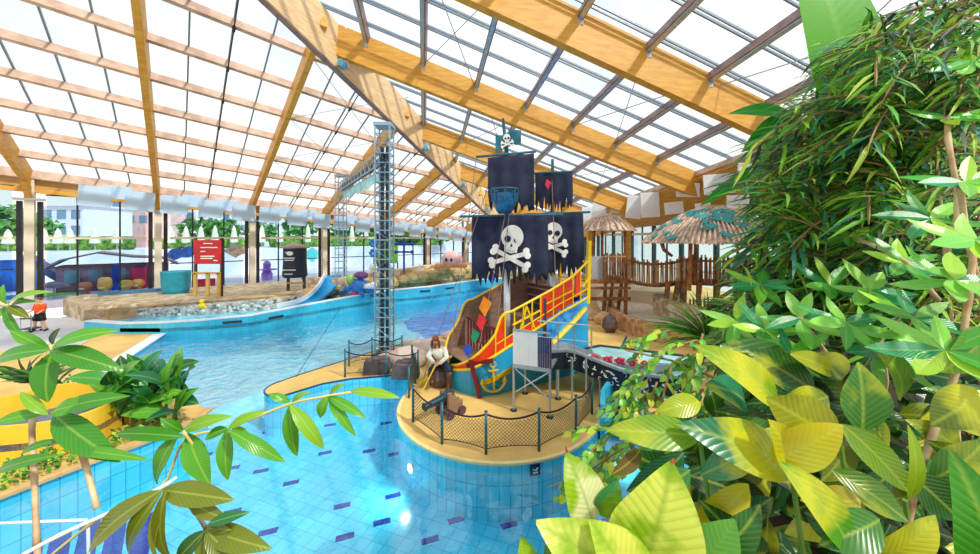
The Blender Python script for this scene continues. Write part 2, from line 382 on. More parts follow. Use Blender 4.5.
# far basin wall
bw_px = [(84,330),(120,334),(160,334),(205,332),(250,328),(290,320),(330,313),(383,304),(430,300),(480,292),(520,288),(560,286)]
bw = [g2(*q) for q in bw_px]
bz = [.45,.5,.55,.6,.65,.7,.8,.95,1.05,1.1,1.1,1.1]
mb = MB(); mb.wall(bw, -1.3, bz, .35); mb.build('wall_basin', 'basin_wall', kind='structure', keep=(0,0,-1.3))
mb = MB(); mb.wall([(x,y) for x,y in bw], [z-.001 for z in bz], [z+.05 for z in bz], .4); mb.build('trim_5', 'white', kind='structure')
for k, (x,y) in enumerate([(232,322),(275,317),(375,295),(425,291),(448,288)]):
    for i in range(len(bw_px)-1):
        if bw_px[i][0] <= x <= bw_px[i+1][0]:
            t = (x-bw_px[i][0])/(bw_px[i+1][0]-bw_px[i][0]); a = V(bw[i]).to_2d().lerp(V(bw[i+1]).to_2d(), t); d = (V(bw[i+1]).to_2d()-V(bw[i]).to_2d()).normalized(); n = V((d.y,-d.x))
            z = CH-(y-HZ)/F*a.y
            m_ = MB(); m_.box((a.x+n.x*.02,a.y+n.y*.02,z), (.85,.06,.12), math.atan2(d.y,d.x)); m_.build('overflow_grate', 'steel_dark', label='dark slot grate in the blue far pool wall, %s from left' % ['first','second','third','fourth','fifth'][k], cat='grate', group='grates in the far pool wall')
# channel behind the basin wall, pebble bank, terrace
bank = [g2(84,322), (-20.5,21.3), (-17.5,22.6), (-14.6,24.2), (-12.8,26.5), (-10.2,30.5), (-6.0,31.5), (-2.5,35.0), (3,39)]
zb = [.7,.9,1.0,1.05,1.2,1.9,2.5,2.5,2.3]
mb = MB(); mb.prism([(-22,19.4)]+bw[1:]+[(3,39)]+[(x+.1,y+.1) for x,y in bank[1:][::-1]], .1, .3); mb.build('channel_water', mat('chan',(40,170,205),.12,scale=2.5,var=.12,c2=(150,225,240)), label='turquoise shallow channel of water behind the far pool wall', cat='water', kind='structure')
d_ = V((.732,.681)); n_ = V((-.681,.732)); W0 = V((-25.6,27.0))
def wl(s, off=0): p = W0+d_*s+n_*off; return (p.x, p.y)
mb = MB(); mb.prism([wl(-4.5,-1.5)]+[(x,y) for x,y in bank]+[(8.2,58)]+[wl(-4.5,0)], .0, 1.0); mb.build('floor_terrace', 'flat_stone', kind='structure', keep=(0,0,0))
mb = MB(); mb.wall(bank, 0, zb, .9); mb.build('wall_rock', 'rock', kind='structure', keep=(0,0,0))
mb = MB(); mb.wall([(-20.8,20.6),(-17.3,21.8),(-14.2,23.4),(-12.2,25.8)], .1, [.75,.85,.9,.95], .8); mb.build('wall_pebble', 'pebble', kind='structure', keep=(0,0,0))
# boulders planted along the rock wall
rr = random.Random(3)
for k in range(26):
    t = k/25*5.0+3; i = int(t); f = t-i
    if i >= len(bank)-1: i = len(bank)-2; f = 1
    a = V(bank[i]).lerp(V(bank[i+1]), f); z = zb[i]+(zb[i+1]-zb[i])*f
    mb = MB(); s = rr.uniform(.5,.85); mb.ball((a.x+rr.uniform(-.2,.1),a.y-.25,z*rr.uniform(.45,.8)), (s,s*.6,s*.7), 10, noise=.14, seed=k)
    mb.build('boulder', 'rock', label='rough ochre boulder in rock bank above far pool, %s from left' % ['1st','2nd','3rd','4th','5th','6th','7th','8th','9th','10th','11th','12th','13th','14th','15th','16th','17th','18th','19th','20th','21st','22nd','23rd','24th','25th','26th'][k], cat='boulder', group='boulders of the far rock bank')
# water surfaces
mb = MB(); up = [g2(94,376),g2(160,334)]+bw[2:]+[(7,36),(6,21)]+tongue_back+[(-7.2,12.1)]+[g2(240,396),g2(208,408),g2(186,399),g2(150,383)]
mb.add([(x,y,-.1) for x,y in up], [tuple(t) for t in tessellate_polygon([[V((x,y,0)) for x,y in up]])]); mb.build('upper_pool_water', 'water_glint', label='glinting pale blue pool water between left deck and far curved wall', cat='water', kind='stuff')
lo = [(-11,-2),(-11.2,3.2),g2(0,497),g2(150,440),g2(208,409),g2(240,396.3),(-7.15,12.0)]+tongue_front+[(-2.6,9),(0,7.7),(3,9.2),(4.2,12),(9,2),(9,-2)]
mb = MB(); mb.add([(x,y,-.1) for x,y in lo], [tuple(t) for t in tessellate_polygon([[V((x,y,0)) for x,y in lo]])]); mb.build('lower_pool_water', 'water_clear', label='clear turquoise pool water around the sandy pirate island', cat='water', kind='stuff')
# ---------------------------------------------------------------- outside
mb = MB(); o0 = [wl(-60,.0),wl(60,.0),wl(90,130),wl(-110,130)]; mb.prism(o0, .3, .85); mb.build('ground_outside', 'terrace', kind='structure', keep=(0,0,0))
mb = MB(); mb.prism([wl(-14,2),wl(-6.1,2),wl(-6.1,4.6),wl(-14,4.6)], .86, .9); mb.build('outdoor_pool', mat('pool_out',(60,150,230),.1,scale=1), kind='structure')
# ---------------------------------------------------------------- roof
d3 = V((.732,.681,-.081)); t3 = V((.665,-.746,.343)); E0 = V((-25.6,27.0,8.93))
def LP(s, t): return E0+d3*s+t3*t
def sh(t): return 6.88+1.754*(19.96-t)
def th(s): return 19.96-(s-6.88)/1.754
H0 = V((-7.3,16.8,15.2)); hu = V((.3189,1,-.2468)); wv = V((4.4,1,-1.38)); vv = V((-.189,1,-.106))
def RP(q, r): return H0+wv*q+vv*r
def HK(k): return H0+hu*k
def ordn(n): return ['lowest','second','third','fourth','fifth','sixth','seventh','eighth','ninth','tenth','eleventh','twelfth'][n]
B = 6.08
bays = ['cut-off leftmost bay','first full window bay','second window bay','third window bay','fourth window bay','fifth window bay','sixth window bay','seventh window bay']
nL = V(d3).cross(t3).normalized()
if nL.z < 0: nL = -nL
nR = V(wv).cross(vv).normalized()
if nR.z < 0: nR = -nR
# glazing with its bars: one sheet per slope
def clipline(s0, s1, t): return (s0, min(s1, sh(t)))
mb = MB(); up_ = nL*.08
tt = [-.6]+[k*1.0 for k in range(0,29)]
a = [LP(-26,-.6)+up_, LP(sh(-.6),-.6)+up_, LP(sh(28),28)+up_, LP(-26,28)+up_]
mb.add(a, [(0,1,2,3)]); mb.cm = 1
s = -12.16
while s < 44:
    t1 = min(th(s), 28)
    if t1 > 0: mb.bar(LP(s,-.5)+up_, LP(s,t1)+up_, .07, .1, nL)
    s += B/4
mb.build('ceiling', ['roof_glass','bar_grey'], kind='structure', keep=(0,0,8))
mb = MB(); up_ = nR*.08
def rh(q): return 8.03*q
a = [RP(-2.3,rh(-2.3))+up_, RP(4.6,rh(4.6))+up_, RP(4.6,-22)+up_, RP(-2.3,-22)+up_]
mb.add(a, [(0,1,2,3)]); mb.cm = 1
r = -13.0
while r < 36:
    q0 = max(r/8.03, -2.2)
    for dd in (0,.16): mb.bar(RP(q0,r+dd)+up_, RP(4.6,r+dd)+up_, .05, .1, nR)
    r += 1.5
mb.build('ceiling', ['roof_glass','bar_grey'], kind='structure', keep=(0,0,8))
# purlins, left slope
for bi in range(8):
    n = bi-1
    for k in range(10):
        t = k*2.55 if k < 9 else 22.9
        s0 = n*B; s1 = min((n+1)*B, sh(t))
        if bi == 0: s0 = -B*.999-6
        if s1-s0 < .5: continue
        a = LP(s0+.1,t); b = LP(s1-.1,t); h = .42 if k else .6
        mb = MB(); mb.bar(a, b, .2, h, nL, 1)
        mb.build('roof_purlin', 'purlin_wood', label='pale timber purlin on the left slope, %s, %s up from eave' % (bays[bi], ordn(k)), cat='roof beam', group='purlins of the left roof slope')
# glulam rafters, left slope
for n in range(-1, 8):
    s = n*B; t1 = min(th(s), 27.0)
    if t1 < 1: continue
    mb = MB(); a = LP(s,-.1); b = LP(s,t1); up = t3.cross(d3)
    pts = [a, b]
    mb.bar(a, b, .28, 1.05, nL, 1)
    o = mb.build('roof_rafter', 'glulam', label='honey coloured glulam rafter rising from %s post of left glass wall' % ['the cut-off','the leftmost','the second','the third','the fourth','the fifth','the sixth','the seventh','the eighth'][n+1], cat='roof beam', group='rafters of the left roof slope')
    f = LP(s,-.1)+V((0,0,-1.0)); m2 = MB(); m2.bar(LP(s,.5)-nL*.9, V((a.x,a.y,7.2-.05*s)), .26, .5); m2.build('haunch', 'glulam', parent=o)
# hip beam
mb = MB(); hn = V((0,0,1)); mb.bar(HK(-15.5), HK(31), .24, 2.2, hn, 1)
hip = mb.build('hip_beam', ['glulam_lit'], label='thick pale glulam hip beam running diagonally from top edge to black sails', cat='roof beam')
m2 = MB(); m2.bar(HK(-15.5)+V((0,0,-2.2)), HK(31)+V((0,0,-2.2)), .28, .09, hn, 1); m2.build('underside_shade', 'purlin_dark', parent=hip)  # dark strip paints the unlit underside of the hip beam
KJ = [-7.3, 0, 7.9, 14.5, 21.0]
for j, k in enumerate(KJ):
    p = HK(k); m2 = MB(); o_ = V((.17,-.05,0)); m2.bar(p+o_+V((0,0,0)), p+o_+V((.1,.1,-2.0)), .06, .5, V((1,0,0))); m2.build('joint_plate', 'white', parent=hip)
    m3 = MB(); c = p+V((.3,-.05,-1.95)); m3.tube([c+V((0,-.35,0)), c+V((0,.1,0))], .17, 14); m3.build('joint_cap', mat('cap_blue',(110,180,205),.4), parent=hip)
# glulam rafters, right slope
names = ['nearest, upper right','second, from the pale hip joint','third, behind the small flag','fourth, behind the black sails','farthest']
for j, k in enumerate(KJ):
    q0 = .1107*k; r = .889*k; a = RP(q0,r); b = RP(4.62,r); mb = MB(); mb.bar(a, b, .3, 1.5 if j < 2 else 1.3, nR, 1)
    mb.build('roof_rafter', 'glulam', label='broad orange glulam rafter of right slope, %s' % names[j], cat='roof beam', group='rafters of the right roof slope')
rs = [-16.]+[.889*k for k in KJ]
rn = ['before the nearest rafter','between rafters one and two','between rafters two and three','between rafters three and four','between rafters four and five','beyond the fifth rafter']
for i in range(-2, 8):
    q = .31+.6*i
    if i == 7: q = 4.5
    for j in range(6):
        r0 = rs[j]; r1 = rs[j+1] if j < 5 else 30
        r1 = min(r1, rh(q)) if rh(q) < r1 else r1
        if r1-r0 < .6: continue
        mb = MB(); a = RP(q,r0+.1); b = RP(q,r1-.1); mb.bar(a, b, .24, .34, nR, 1)
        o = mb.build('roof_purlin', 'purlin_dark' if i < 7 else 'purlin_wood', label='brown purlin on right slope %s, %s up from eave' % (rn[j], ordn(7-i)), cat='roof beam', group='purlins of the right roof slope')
        if i < 7:
            m2 = MB(); m2.bar(a-nR*.34, b-nR*.34, .16, .06, nR, 1); m2.build('steel_channel', 'steel', parent=o)
            m2 = MB(); m2.box(b-nR*.45, (.3,.12,.25)); m2.build('hanger_bracket', 'steel', parent=o)
# dark tie rods under the left slope and crossing braces
for bi in range(1, 7):
    s = (bi-1)*B+B*.5; t1 = min(th(s),24)
    mb = MB(); mb.tube([LP(s,.2)-nL*.5, LP(s,t1-.3)-nL*.5], .035, 6)
    o = mb.build('tie_rod', 'steel_dark', label='thin dark tie rod up the left roof slope, %s' % bays[bi], cat='rod', group='tie rods of the left roof')
    for k in range(1, 9):
        t = k*2.55
        if t < t1-.5: m2 = MB(); m2.tube([LP(s,t-.15)-nL*.5, LP(s,t+.15)-nL*.5], .07, 8); m2.build('rod_coupler', 'black', parent=o)
for bi, t0 in [(2,2.55),(2,7.65),(2,12.75),(4,2.55),(4,7.65)]:
    mb = MB(); s0 = (bi-1)*B+.3
    mb.tube([LP(s0,t0)-nL*.35, LP(s0+B-.6,t0+5)-nL*.35], .022, 5); mb.tube([LP(s0,t0+5)-nL*.35, LP(s0+B-.6,t0)-nL*.35], .022, 5)
    mb.build('cross_brace', 'steel', label='thin steel cross brace in left slope, %s, %s one' % (bays[bi], {2.55:'lowest',7.65:'middle',12.75:'highest'}[t0]), cat='brace', group='cross braces of the left roof')
for j, q in [(1,.9),(1,2.7),(2,1.6),(2,3.3),(0,3.4)]:
    r0 = .889*KJ[j-1] if j else -13; r1 = .889*KJ[j]; mb = MB()
    mb.tube([RP(q,r0)-nR*.3, RP(q+.6,r1)-nR*.3], .022, 5); mb.tube([RP(q+.6,r0)-nR*.3, RP(q,r1)-nR*.3], .022, 5)
    mb.build('cross_brace', 'steel', label='thin steel cross brace in right slope %s, %s' % (rn[j], 'nearer the hip' if q < 2 else 'nearer the eave'), cat='brace', group='cross braces of the right roof')
# ---------------------------------------------------------------- left window wall
post_names = ['cut off at the left frame edge','leftmost','second','third','fourth','fifth','sixth','seventh','eighth']
for n in range(-1, 8):
    s = n*B; p = wl(s); ez = 8.93-.081*s
    t = empty('window_post', (p[0],p[1],1.0), 'cream concrete window post with dark side strips, %s in left glass wall' % (post_names[n+1] if n >= 0 else 'cut-off one'), 'post', 'posts of the left glass wall')
    a_ = math.atan2(d_.y, d_.x)
    m = MB(); m.box((p[0],p[1],(ez-.6+1)/2), (.42,.42,ez-.6-1+.02), a_); m.build('shaft', 'cream', parent=t)
    for sgn in (-1,1):
        q = wl(s+sgn*.42,.05); m = MB(); m.box((q[0],q[1],4.2), (.24,.2,6.4), a_); m.build('side_strip', 'black', parent=t)
    q = wl(s,-.1); m = MB(); m.box((q[0],q[1],ez-1.9), (1.3,.4,.14), a_); m.build('bracket', 'steel', parent=t)
for n in range(-2, 7):
    s = n*B; ez = 8.93-.081*(s+B/2)-1.3; c = wl(s+B/2)
    t = empty('window_%d' % (n+3), (c[0],c[1],1.0), kind='structure')
    a_ = math.atan2(d_.y, d_.x)
    m = MB(); m.box((c[0],c[1],(ez+.8)/2), (B-1.4,.03,ez-.8), a_); m.build('pane', 'pane', parent=t)
    m = MB()
    for f in (1/3, 2/3): q = wl(s+B*f); m.box((q[0],q[1],(ez+.9)/2), (.09,.14,ez-.9), a_)
    for z in (3.0, ez-.02): m.box((c[0],c[1],z), (B-1.3,.12,.08), a_)
    m.build('mullion', 'black', parent=t)
    m = MB(); q = wl(s+B/2,-.1); m.box((q[0],q[1],5.0), (B-1.3,.2,.17), a_); m.build('transom', 'cream', parent=t)
m = MB()
for s0 in range(-14, 48, 2):
    e0 = 8.93-.081*s0; e1 = 8.93-.081*(s0+2); a = wl(s0,.1); b = wl(s0+2,.1); c = wl(s0+2,.25); d = wl(s0,.25)
    m.add([(*a,e0-1.35),(*b,e1-1.35),(*c,e1-1.35),(*d,e0-1.35),(*a,e0+.05),(*b,e1+.05),(*c,e1+.05),(*d,e0+.05)], [(3,2,1,0),(4,5,6,7),(0,1,5,4),(2,3,7,6)])
m.build('wall_left', 'ply', kind='structure', keep=(0,0,0))
m = MB()
for s0 in range(-14, 48, 2):
    a = wl(s0,.0); b = wl(s0+2,.0); m.bar((*a,8.93-.081*s0-1.3), (*b,8.93-.081*(s0+2)-1.3), .35, .28)
m.build('trim_6', 'glulam', kind='structure')
# acoustic baffles under the left eave
def ordw(i): return ['first','second','third','fourth','fifth','sixth'][i]
for bi in range(0, 8):
    for k in range(5):
        s = (bi-1)*B+.9+k*1.07; 
        if bi == 0 and k < 2: continue
        lowp = k % 2 == 0
        p = wl(s+.0,-2.0); ez = 8.93-.081*s
        w_, h_ = (1.5,1.35) if lowp else (1.3,.9)
        m = MB(); off = -2.2 if lowp else -1.9; p = wl(s,off); m.box((p[0],p[1],ez-1.4 if lowp else ez-.95), (w_,.07,h_), math.atan2(d_.y,d_.x), .06)
        m.build('acoustic_baffle', 'baffle_blue', bevel=.02, label='%s pale blue acoustic panel under left eave, %s, %s from left' % ('large' if lowp else 'small raised', bays[bi], ordw(k)), cat='panel', group='acoustic panels under the left eave')
# ---------------------------------------------------------------- right wall
def rw(y, off=0): return (12.5+3.2+off-.189*(y-21.3), y)
m = MB(); a = [RP(4.5,-14), RP(4.5,33)]; b0 = V(rw(2)); 
e = lambda y: 9.0-.106*(y-21.3)
ys = [2,21,40,56]
vs = []
for y in ys: vs += [(rw(y,-3.3)[0],y,e(y)-.45),(rw(y,.3)[0],y,e(y)-1.7)]
m.add(vs, [(0,1,3,2),(2,3,5,4),(4,5,7,6)]); o = m.build('ceiling', 'glulam', kind='structure', solid=.1, keep=(0,0,0))
m = MB(); m.wall([rw(y) for y in ys], [6.3-.03*(y-21) for y in ys], [e(y)-1.2 for y in ys], .2); m.build('wall_right', 'ply', kind='structure', keep=(0,0,0))
k = 0
for y in [14+3.2*i for i in range(13)]:
    a = V(rw(y)); b = V(rw(y+3.2)); c = (a+b)/2; an = math.atan2((b-a).y,(b-a).x); zt = 6.35-.03*(y-21)
    t = empty('window_%d' % (k+10), (c.x,c.y,0), kind='structure'); k += 1
    m = MB(); m.box((c.x,c.y,zt/2), (3.2,.03,zt), an); m.build('pane', 'pane', parent=t)
    m = MB(); m.box((a.x,a.y,zt/2), (.28,.25,zt), an); m.box((c.x,c.y,zt/2), (.09,.12,zt), an); m.build('mullion', mat('frame_teal',(30,70,80),.5), parent=t)
    m = MB(); m.box((c.x,c.y,5.35), (3.2,.2,.22), an); m.box((c.x,c.y,2.6), (3.2,.1,.1), an); m.build('transom', 'cream', parent=t)
k = 0
for (x, y, w_, h_) in [(578,222,12,12),(589,217,13,20),(599,212,13,20),(614,220,11,9),(618,207,13,12),(634,207,14,23),(650,205,17,25),(674,208,17,12),(688,190,21,14),(703,208,14,10),(719,184,28,20),(738,202,20,14),(757,172,34,18),(790,160,30,22)]:
    Y = 16.37/((x-490)/350+.21)
    p = P(x, y, Y); m = MB(); m.box(p, (w_/F*Y*1.05,.07,h_/F*Y), -.12, rr.uniform(-.12,.12)); k += 1
    m.build('acoustic_baffle', 'baffle_white', bevel=.02, label='white acoustic panel hanging under the right eave, %s from the far end' % ['first','second','third','fourth','fifth','sixth','seventh','eighth','ninth','tenth','eleventh','twelfth','thirteenth','fourteenth'][k-1], cat='panel', group='acoustic panels under the right eave')
# wooden drop beam and posts along the right eave
for i, Y in enumerate([28.3, 34.5, 41]):
    xx = 12.5-.21*(Y-21.3)+.1; m = MB(); m.box((xx,Y,(e(Y)-.5)/2), (.4,.4,e(Y)-.5)); m.build('eave_post', 'glulam', label='orange timber post under the right eave, %s from the near end' % ordw(i), cat='post', group='posts under the right eave')
# ---------------------------------------------------------------- pirate ship
mat('hull_blue', (30,160,212), .4, scale=1.5, var=.12)
mat('ship_yellow', (246,204,20), .4, scale=3, var=.06)
mat('ship_red', (222,38,20), .4, scale=3, var=.08, c2=(235,70,20))
mat('maroon', (110,24,30), .5, scale=3)
mat('plank_brown', (146,112,88), .7, scale=1.5, var=.2, stretch=(1,1,8))
mat('plank_purple', (86,56,74), .7, scale=1.5, var=.2, stretch=(1,1,10))
mat('sail_black', (18,26,52), .85, scale=2.5, var=.3, c2=(40,46,70))
mat('bone', (238,232,226), .7, scale=4, var=.04)
mat('mast_teal', (30,100,120), .5, scale=3)
mat('mast_white', (225,228,232), .5, scale=3)
mat('rope', (150,120,110), .8, scale=10)
sa = V((.85,.527,0)); sb = V((.527,-.85,0)); S0 = V((-1.35,11.6,0))
def SP(u, v, z): return S0+sa*u+sb*v+V((0,0,z))
def interp(tab, u):
    for (a, x), (b, y) in zip(tab, tab[1:]):
        if u <= b: return x+(y-x)*max(0,(u-a))/(b-a)
    return tab[-1][1]
HW = [(0,.04),(.12,.5),(.3,.9),(.5,1.1),(1.0,1.25),(1.7,1.3),(3.2,1.38),(4.3,1.32),(5.2,1.2)]
ZT = [(0,.78),(.45,1.36),(.8,1.7),(1.0,1.95),(1.2,2.45),(1.35,2.6),(1.6,2.62),(3.6,3.34),(4.3,3.6),(5.2,4.1)]
ZB = [(0,.68),(.45,1.0),(1.0,1.3),(1.6,1.55),(3.6,2.35),(5.2,2.75)]
def bot(u): return interp([(0,.25),(.3,.12),(1,.95),(3,1.1),(5.2,.95)], u)
us = [i*.1 for i in range(53)]
ship = empty('pirate_ship', S0, 'large blue, red and yellow pirate play ship with gold anchor on sandy pool island', 'ship')
m = MB()
for sgn in (1,-1):
    prev = None
    for u in us:
        w_ = interp(HW,u)
        row = [SP(u+.12, sgn*w_*.94, 0.0), SP(u+.05, sgn*w_*.98, interp(ZB,u)*.45), SP(u, sgn*w_, interp(ZB,u)), SP(u, sgn*(w_-.07), interp(ZB,u))]
        if prev: 
            for k in range(3): m.add([prev[k],row[k],row[k+1],prev[k+1]], [(0,1,2,3) if sgn>0 else (3,2,1,0)])
        prev = row
m.add([SP(5.32,-.74,0),SP(5.32,.74,0),SP(5.2,1.2,2.75),SP(5.2,-1.2,2.75)], [(0,1,2,3)])
m.build('hull', 'hull_blue', parent=ship, solid=.04)
m = MB(); prev = None
for u in us[3:]:
    w_ = interp(HW,u)-.08; z = .95 if u < 3.3 else 1.9; row = [SP(u,-w_,z), SP(u,w_,z)]
    if prev: m.add([prev[0],prev[1],row[1],row[0]], [(0,1,2,3)])
    prev = row
m.build('deck', 'plank_brown', parent=ship, solid=.05)
# bulwarks: near side red with yellow rails, far side weathered planks with yellow rail
def strip(m, u0, u1, sgn, fz0, fz1, off=0, step=.1):
    n = max(1, round((u1-u0)/step)); prev = None
    for i in range(n+1):
        u = u0+(u1-u0)*i/n; w_ = interp(HW,u)+off; row = [SP(u,sgn*w_,fz0(u)), SP(u,sgn*w_,fz1(u))]
        if prev: m.add([prev[0],row[0],row[1],prev[1]], [(0,1,2,3)])
        prev = row
zb = lambda u: interp(ZB,u); zt = lambda u: interp(ZT,u)
m = MB(); strip(m, 0, 1.35, 1, zb, zt); m.build('bow_panel', 'ship_red', parent=ship, solid=.05)
m = MB(); strip(m, 1.35, 2.75, 1, zb, lambda u: zb(u)+.32); m.build('waist_panel', 'ship_red', parent=ship, solid=.05)
m = MB(); strip(m, 2.75, 4.25, 1, lambda u: zb(u)+.12, lambda u: zt(u)-.02); m.build('quarter_panel', 'ship_red', parent=ship, solid=.05)
m = MB(); strip(m, 4.45, 4.75, 1, lambda u: zb(u)+.25, zt); m.build('quarter_panel', 'ship_red', parent=ship, solid=.05)
m = MB(); strip(m, 3.0, 5.2, 1, lambda u: zb(u)-.75, lambda u: zb(u)+.1, .02); m.build('quarter_mural', mat('mural_blue',(60,170,225),.5,scale=3.5,var=.15,c2=(30,90,190)), parent=ship, solid=.03)
m = MB(); prev = None
m.tube([SP(u, interp(HW,u)+.06, interp([(3.2,1.35),(5.0,2.35)],u)) for u in [3.2+.2*i for i in range(10)]], .1, 6); m.build('mural_band', 'ship_yellow', parent=ship)
for sgn in (1,-1):
    m = MB(); m.tube([SP(u, sgn*(interp(HW,u)+.01), zt(u)) for u in us], .045, 8); m.build('top_rail', 'ship_yellow', parent=ship, smooth=True)
m = MB(); m.tube([SP(u, interp(HW,u)+.03, zb(u)) for u in us], .05, 8); m.build('lower_rail', 'ship_yellow', parent=ship, smooth=True)
m = MB(); m.tube([SP(u, interp(HW,u)+.03, zb(u)+.33) for u in us if 1.0 <= u <= 5.2], .02, 8); m.build('middle_rail', 'ship_yellow', parent=ship, smooth=True)
for u in [1.0,1.35,1.7,2.05,2.4,2.75,3.3,3.8,4.3,4.75,5.2]:
    m = MB(); w_ = interp(HW,u)+.03; m.bar(SP(u,w_,zb(u)), SP(u,w_,zt(u)), .045, .045); m.build('rail_post', 'ship_yellow', parent=ship)
m = MB(); w_ = 1.38
for a, b in [((1.85,1.35+.5),(2.15,2.75)),((2.15,2.75),(2.5,1.95)),((1.6,2.2),(2.75,2.55)),((4.75,3.2),(5.2,3.6)),((3.0,2.75),(4.25,3.1))]: m.bar(SP(a[0],w_,a[1]), SP(b[0],w_,b[1]), .05, .05)
m.build('rail_lattice', 'ship_yellow', parent=ship)
m = MB()
for k, (u,z) in enumerate([(2.3,1.2),(2.36,1.2)]): pass
m.bar(SP(2.88,1.36,1.55), SP(2.88,1.36,2.95), .22, .06); m.build('plank', 'plank_purple', parent=ship)
# far side inner planking
m = MB(); strip(m, .35, 5.2, -1, lambda u: .9, lambda u: zt(u)-.02, -.05); m.build('far_bulwark', 'plank_brown', parent=ship, solid=.04)
m = MB()
for k in range(4): m.tube([SP(u, -(interp(HW,u)-.06), zb(u)+.1+(zt(u)-zb(u))*(k/4)) for u in us if u > .4], .012, 4)
m.build('plank_seam', 'plank_purple', parent=ship)
# stake fence across the bow deck
for k in range(9):
    m = MB(); p = SP(1.25, -1.0+k*.22, .95); m.bar(p, p+V((0,0,1.05)), .06, .06); m.build('stake', 'maroon', parent=ship)
m = MB(); m.bar(SP(1.25,-1.1,2.0), SP(1.25,.85,2.0), .07, .08); m.build('stake_rail', 'maroon', parent=ship)
# stern cabin of purple planks with steps
m = MB(); m.box(SP(4.3,-.15,2.35), (.08,2.1,1.5), math.atan2(sa.y,sa.x)); m.build('cabin_wall', 'plank_purple', parent=ship)
for k in range(5): m = MB(); m.box(SP(4.2,-.15,1.75+k*.3), (.12,2.1,.04), math.atan2(sa.y,sa.x)); m.build('cabin_batten', 'plank_brown', parent=ship)
m = MB(); m.box(SP(4.75,0,3.0), (.9,2.3,.06), math.atan2(sa.y,sa.x)); m.build('poop_deck', 'plank_brown', parent=ship)
for v in (-.9,-.3,.3): m = MB(); m.bar(SP(5.2,v,2.7), SP(5.25,v,4.3), .08, .08); m.build('stern_post', 'ship_yellow', parent=ship)
m = MB(); m.bar(SP(5.2,-1.2,4.1), SP(5.2,1.2,4.1), .08, .08); m.bar(SP(5.2,-1.2,3.4), SP(5.2,1.2,3.4), .06, .06); m.build('stern_rail', 'ship_yellow', parent=ship)
m = MB(); m.bar(SP(5.22,1.2,2.5), SP(5.3,1.2,4.9), .1, .16); m.build('stern_post', 'ship_yellow', parent=ship)
# stem post with cross timber, gold anchor, yellow wale
def near(u, z, o=.03):
    w_ = interp(HW,u); f = min(1, z/zb(u)); k = .94+.06*f
    return SP(u+.12*(1-f), w_*k+o, z)
def ribb(m, pts, wd, th=.05):
    for a, b in zip(pts, pts[1:]): m.bar(a, b, th, wd, up=(b-a).cross(V((.527,-.85,0))))
m = MB(); m.bar(near(.28,1.2,.1), near(.42,-.0,.12), .14, .14); m.build('stem_post', 'maroon', parent=ship)
m = MB(); m.bar(near(.2,1.0,.16), near(.85,1.2,.18), .09, .12); m.build('cross_timber', 'maroon', parent=ship)
m = MB(); pw = [near(.5+.17*k, .42+.055*k, .05) for k in range(11)]
for a_, b_ in zip(pw, pw[1:]): m.bar(a_, b_, .07, .14); m.build('yellow_wale', 'ship_yellow', parent=ship)
an = empty('x', (0,0,0)); bpy.data.objects.remove(an)
m = MB(); c = near(.85,.56,.14); dirr = (near(1.05,.55,.1)-near(.7,.55,.1)).normalized(); upv = V((-.05,-.12,1)).normalized()
def A(x, z): return c+dirr*x+upv*z
m.tube([A(0,-.38),A(0,.42)], .035, 8); m.tube([A(-.16,.3),A(.16,.3)], .03, 8)
m.tube([A(.09*math.cos(t*.628),.5+.09*math.sin(t*.628)) for t in range(11)], .024, 6)
m.tube([A(.38*math.cos(math.radians(a)),-.02+.38*math.sin(math.radians(a))) for a in range(195,346,10)], .038, 8)
for sx_ in (-1,1): m.add([A(sx_*.45,-.1),A(sx_*.27,-.12),A(sx_*.38,.1),A(sx_*.38,-.1)+sb*.04], [(0,1,2),(0,3,2),(1,3,2),(0,1,3)])
m.build('anchor_emblem', mat('gold',(228,190,40),.35,.2,scale=4), parent=ship)
# bowsprit frame resting at the statue
bs = [(G(420,384),SP(.1,.1,.8)), (G(420,386)+V((.02,-.02,.0)),SP(.25,-.35,.95)), (G(425,381),SP(.35,.35,.55))]
for a, b in bs: m = MB(); m.tube([a+V((0,0,.06)),b], .05, 8); m.build('bowsprit_beam', 'ship_yellow', parent=ship)
# ---------------------------------------------------------------- masts, yards, crow's nest
mx1, my1 = .62, 12.75; mx2, my2 = 2.5, 14.0
m = MB(); m.tube([(mx1,my1,.95),(mx1,my1,4.4)], .12, 12); m.build('mast_foot', 'mast_white', parent=ship, smooth=True)
m = MB(); m.tube([(mx1,my1,4.4),(mx1-.02,my1,8.2),(mx1-.15,my1,9.35)], [.1,.08,.05], 12); m.build('main_mast', 'mast_teal', parent=ship, smooth=True)
m = MB(); m.tube([(mx2,my2,1.9),(mx2,my2,4.2)], .11, 12); m.build('mast_foot', 'mast_white', parent=ship, smooth=True)
m = MB(); m.tube([(mx2,my2,4.2),(mx2,my2,8.15)], [.1,.06], 12); m.build('rear_mast', 'mast_teal', parent=ship, smooth=True)
yards = [((460,216.5),(563,214.5),12.48),((500,216),(590,212),13.62),((476,157),(536,151.5),12.5),((532,173.5),(574,171.5),13.95)]
for (a, b, Y) in yards:
    m = MB(); m.tube([P(a[0],a[1],Y), P(b[0],b[1],Y+.1)], .045, 8); m.build('yard', 'mast_teal', parent=ship, smooth=True)
nest = None
m = MB(); m.lathe([(.2,-.42),(.3,-.3),(.42,.0),(.46,.25),(.44,.27),(.38,.25),(.3,-.2)], (mx1-.12,my1-.75,6.25), 12); nest = m.build('crows_nest', mat('nest_blue',(30,110,160),.4,scale=4,c2=(20,60,110)), parent=ship)
for k in range(8):
    t = k*math.pi/4; m = MB(); m.bar((mx1-.12+.43*math.cos(t),my1-.75+.43*math.sin(t),6.25),(mx1-.12+.47*math.cos(t),my1-.75+.47*math.sin(t),6.65), .05, .05); m.build('baluster', 'mast_teal', parent=nest)
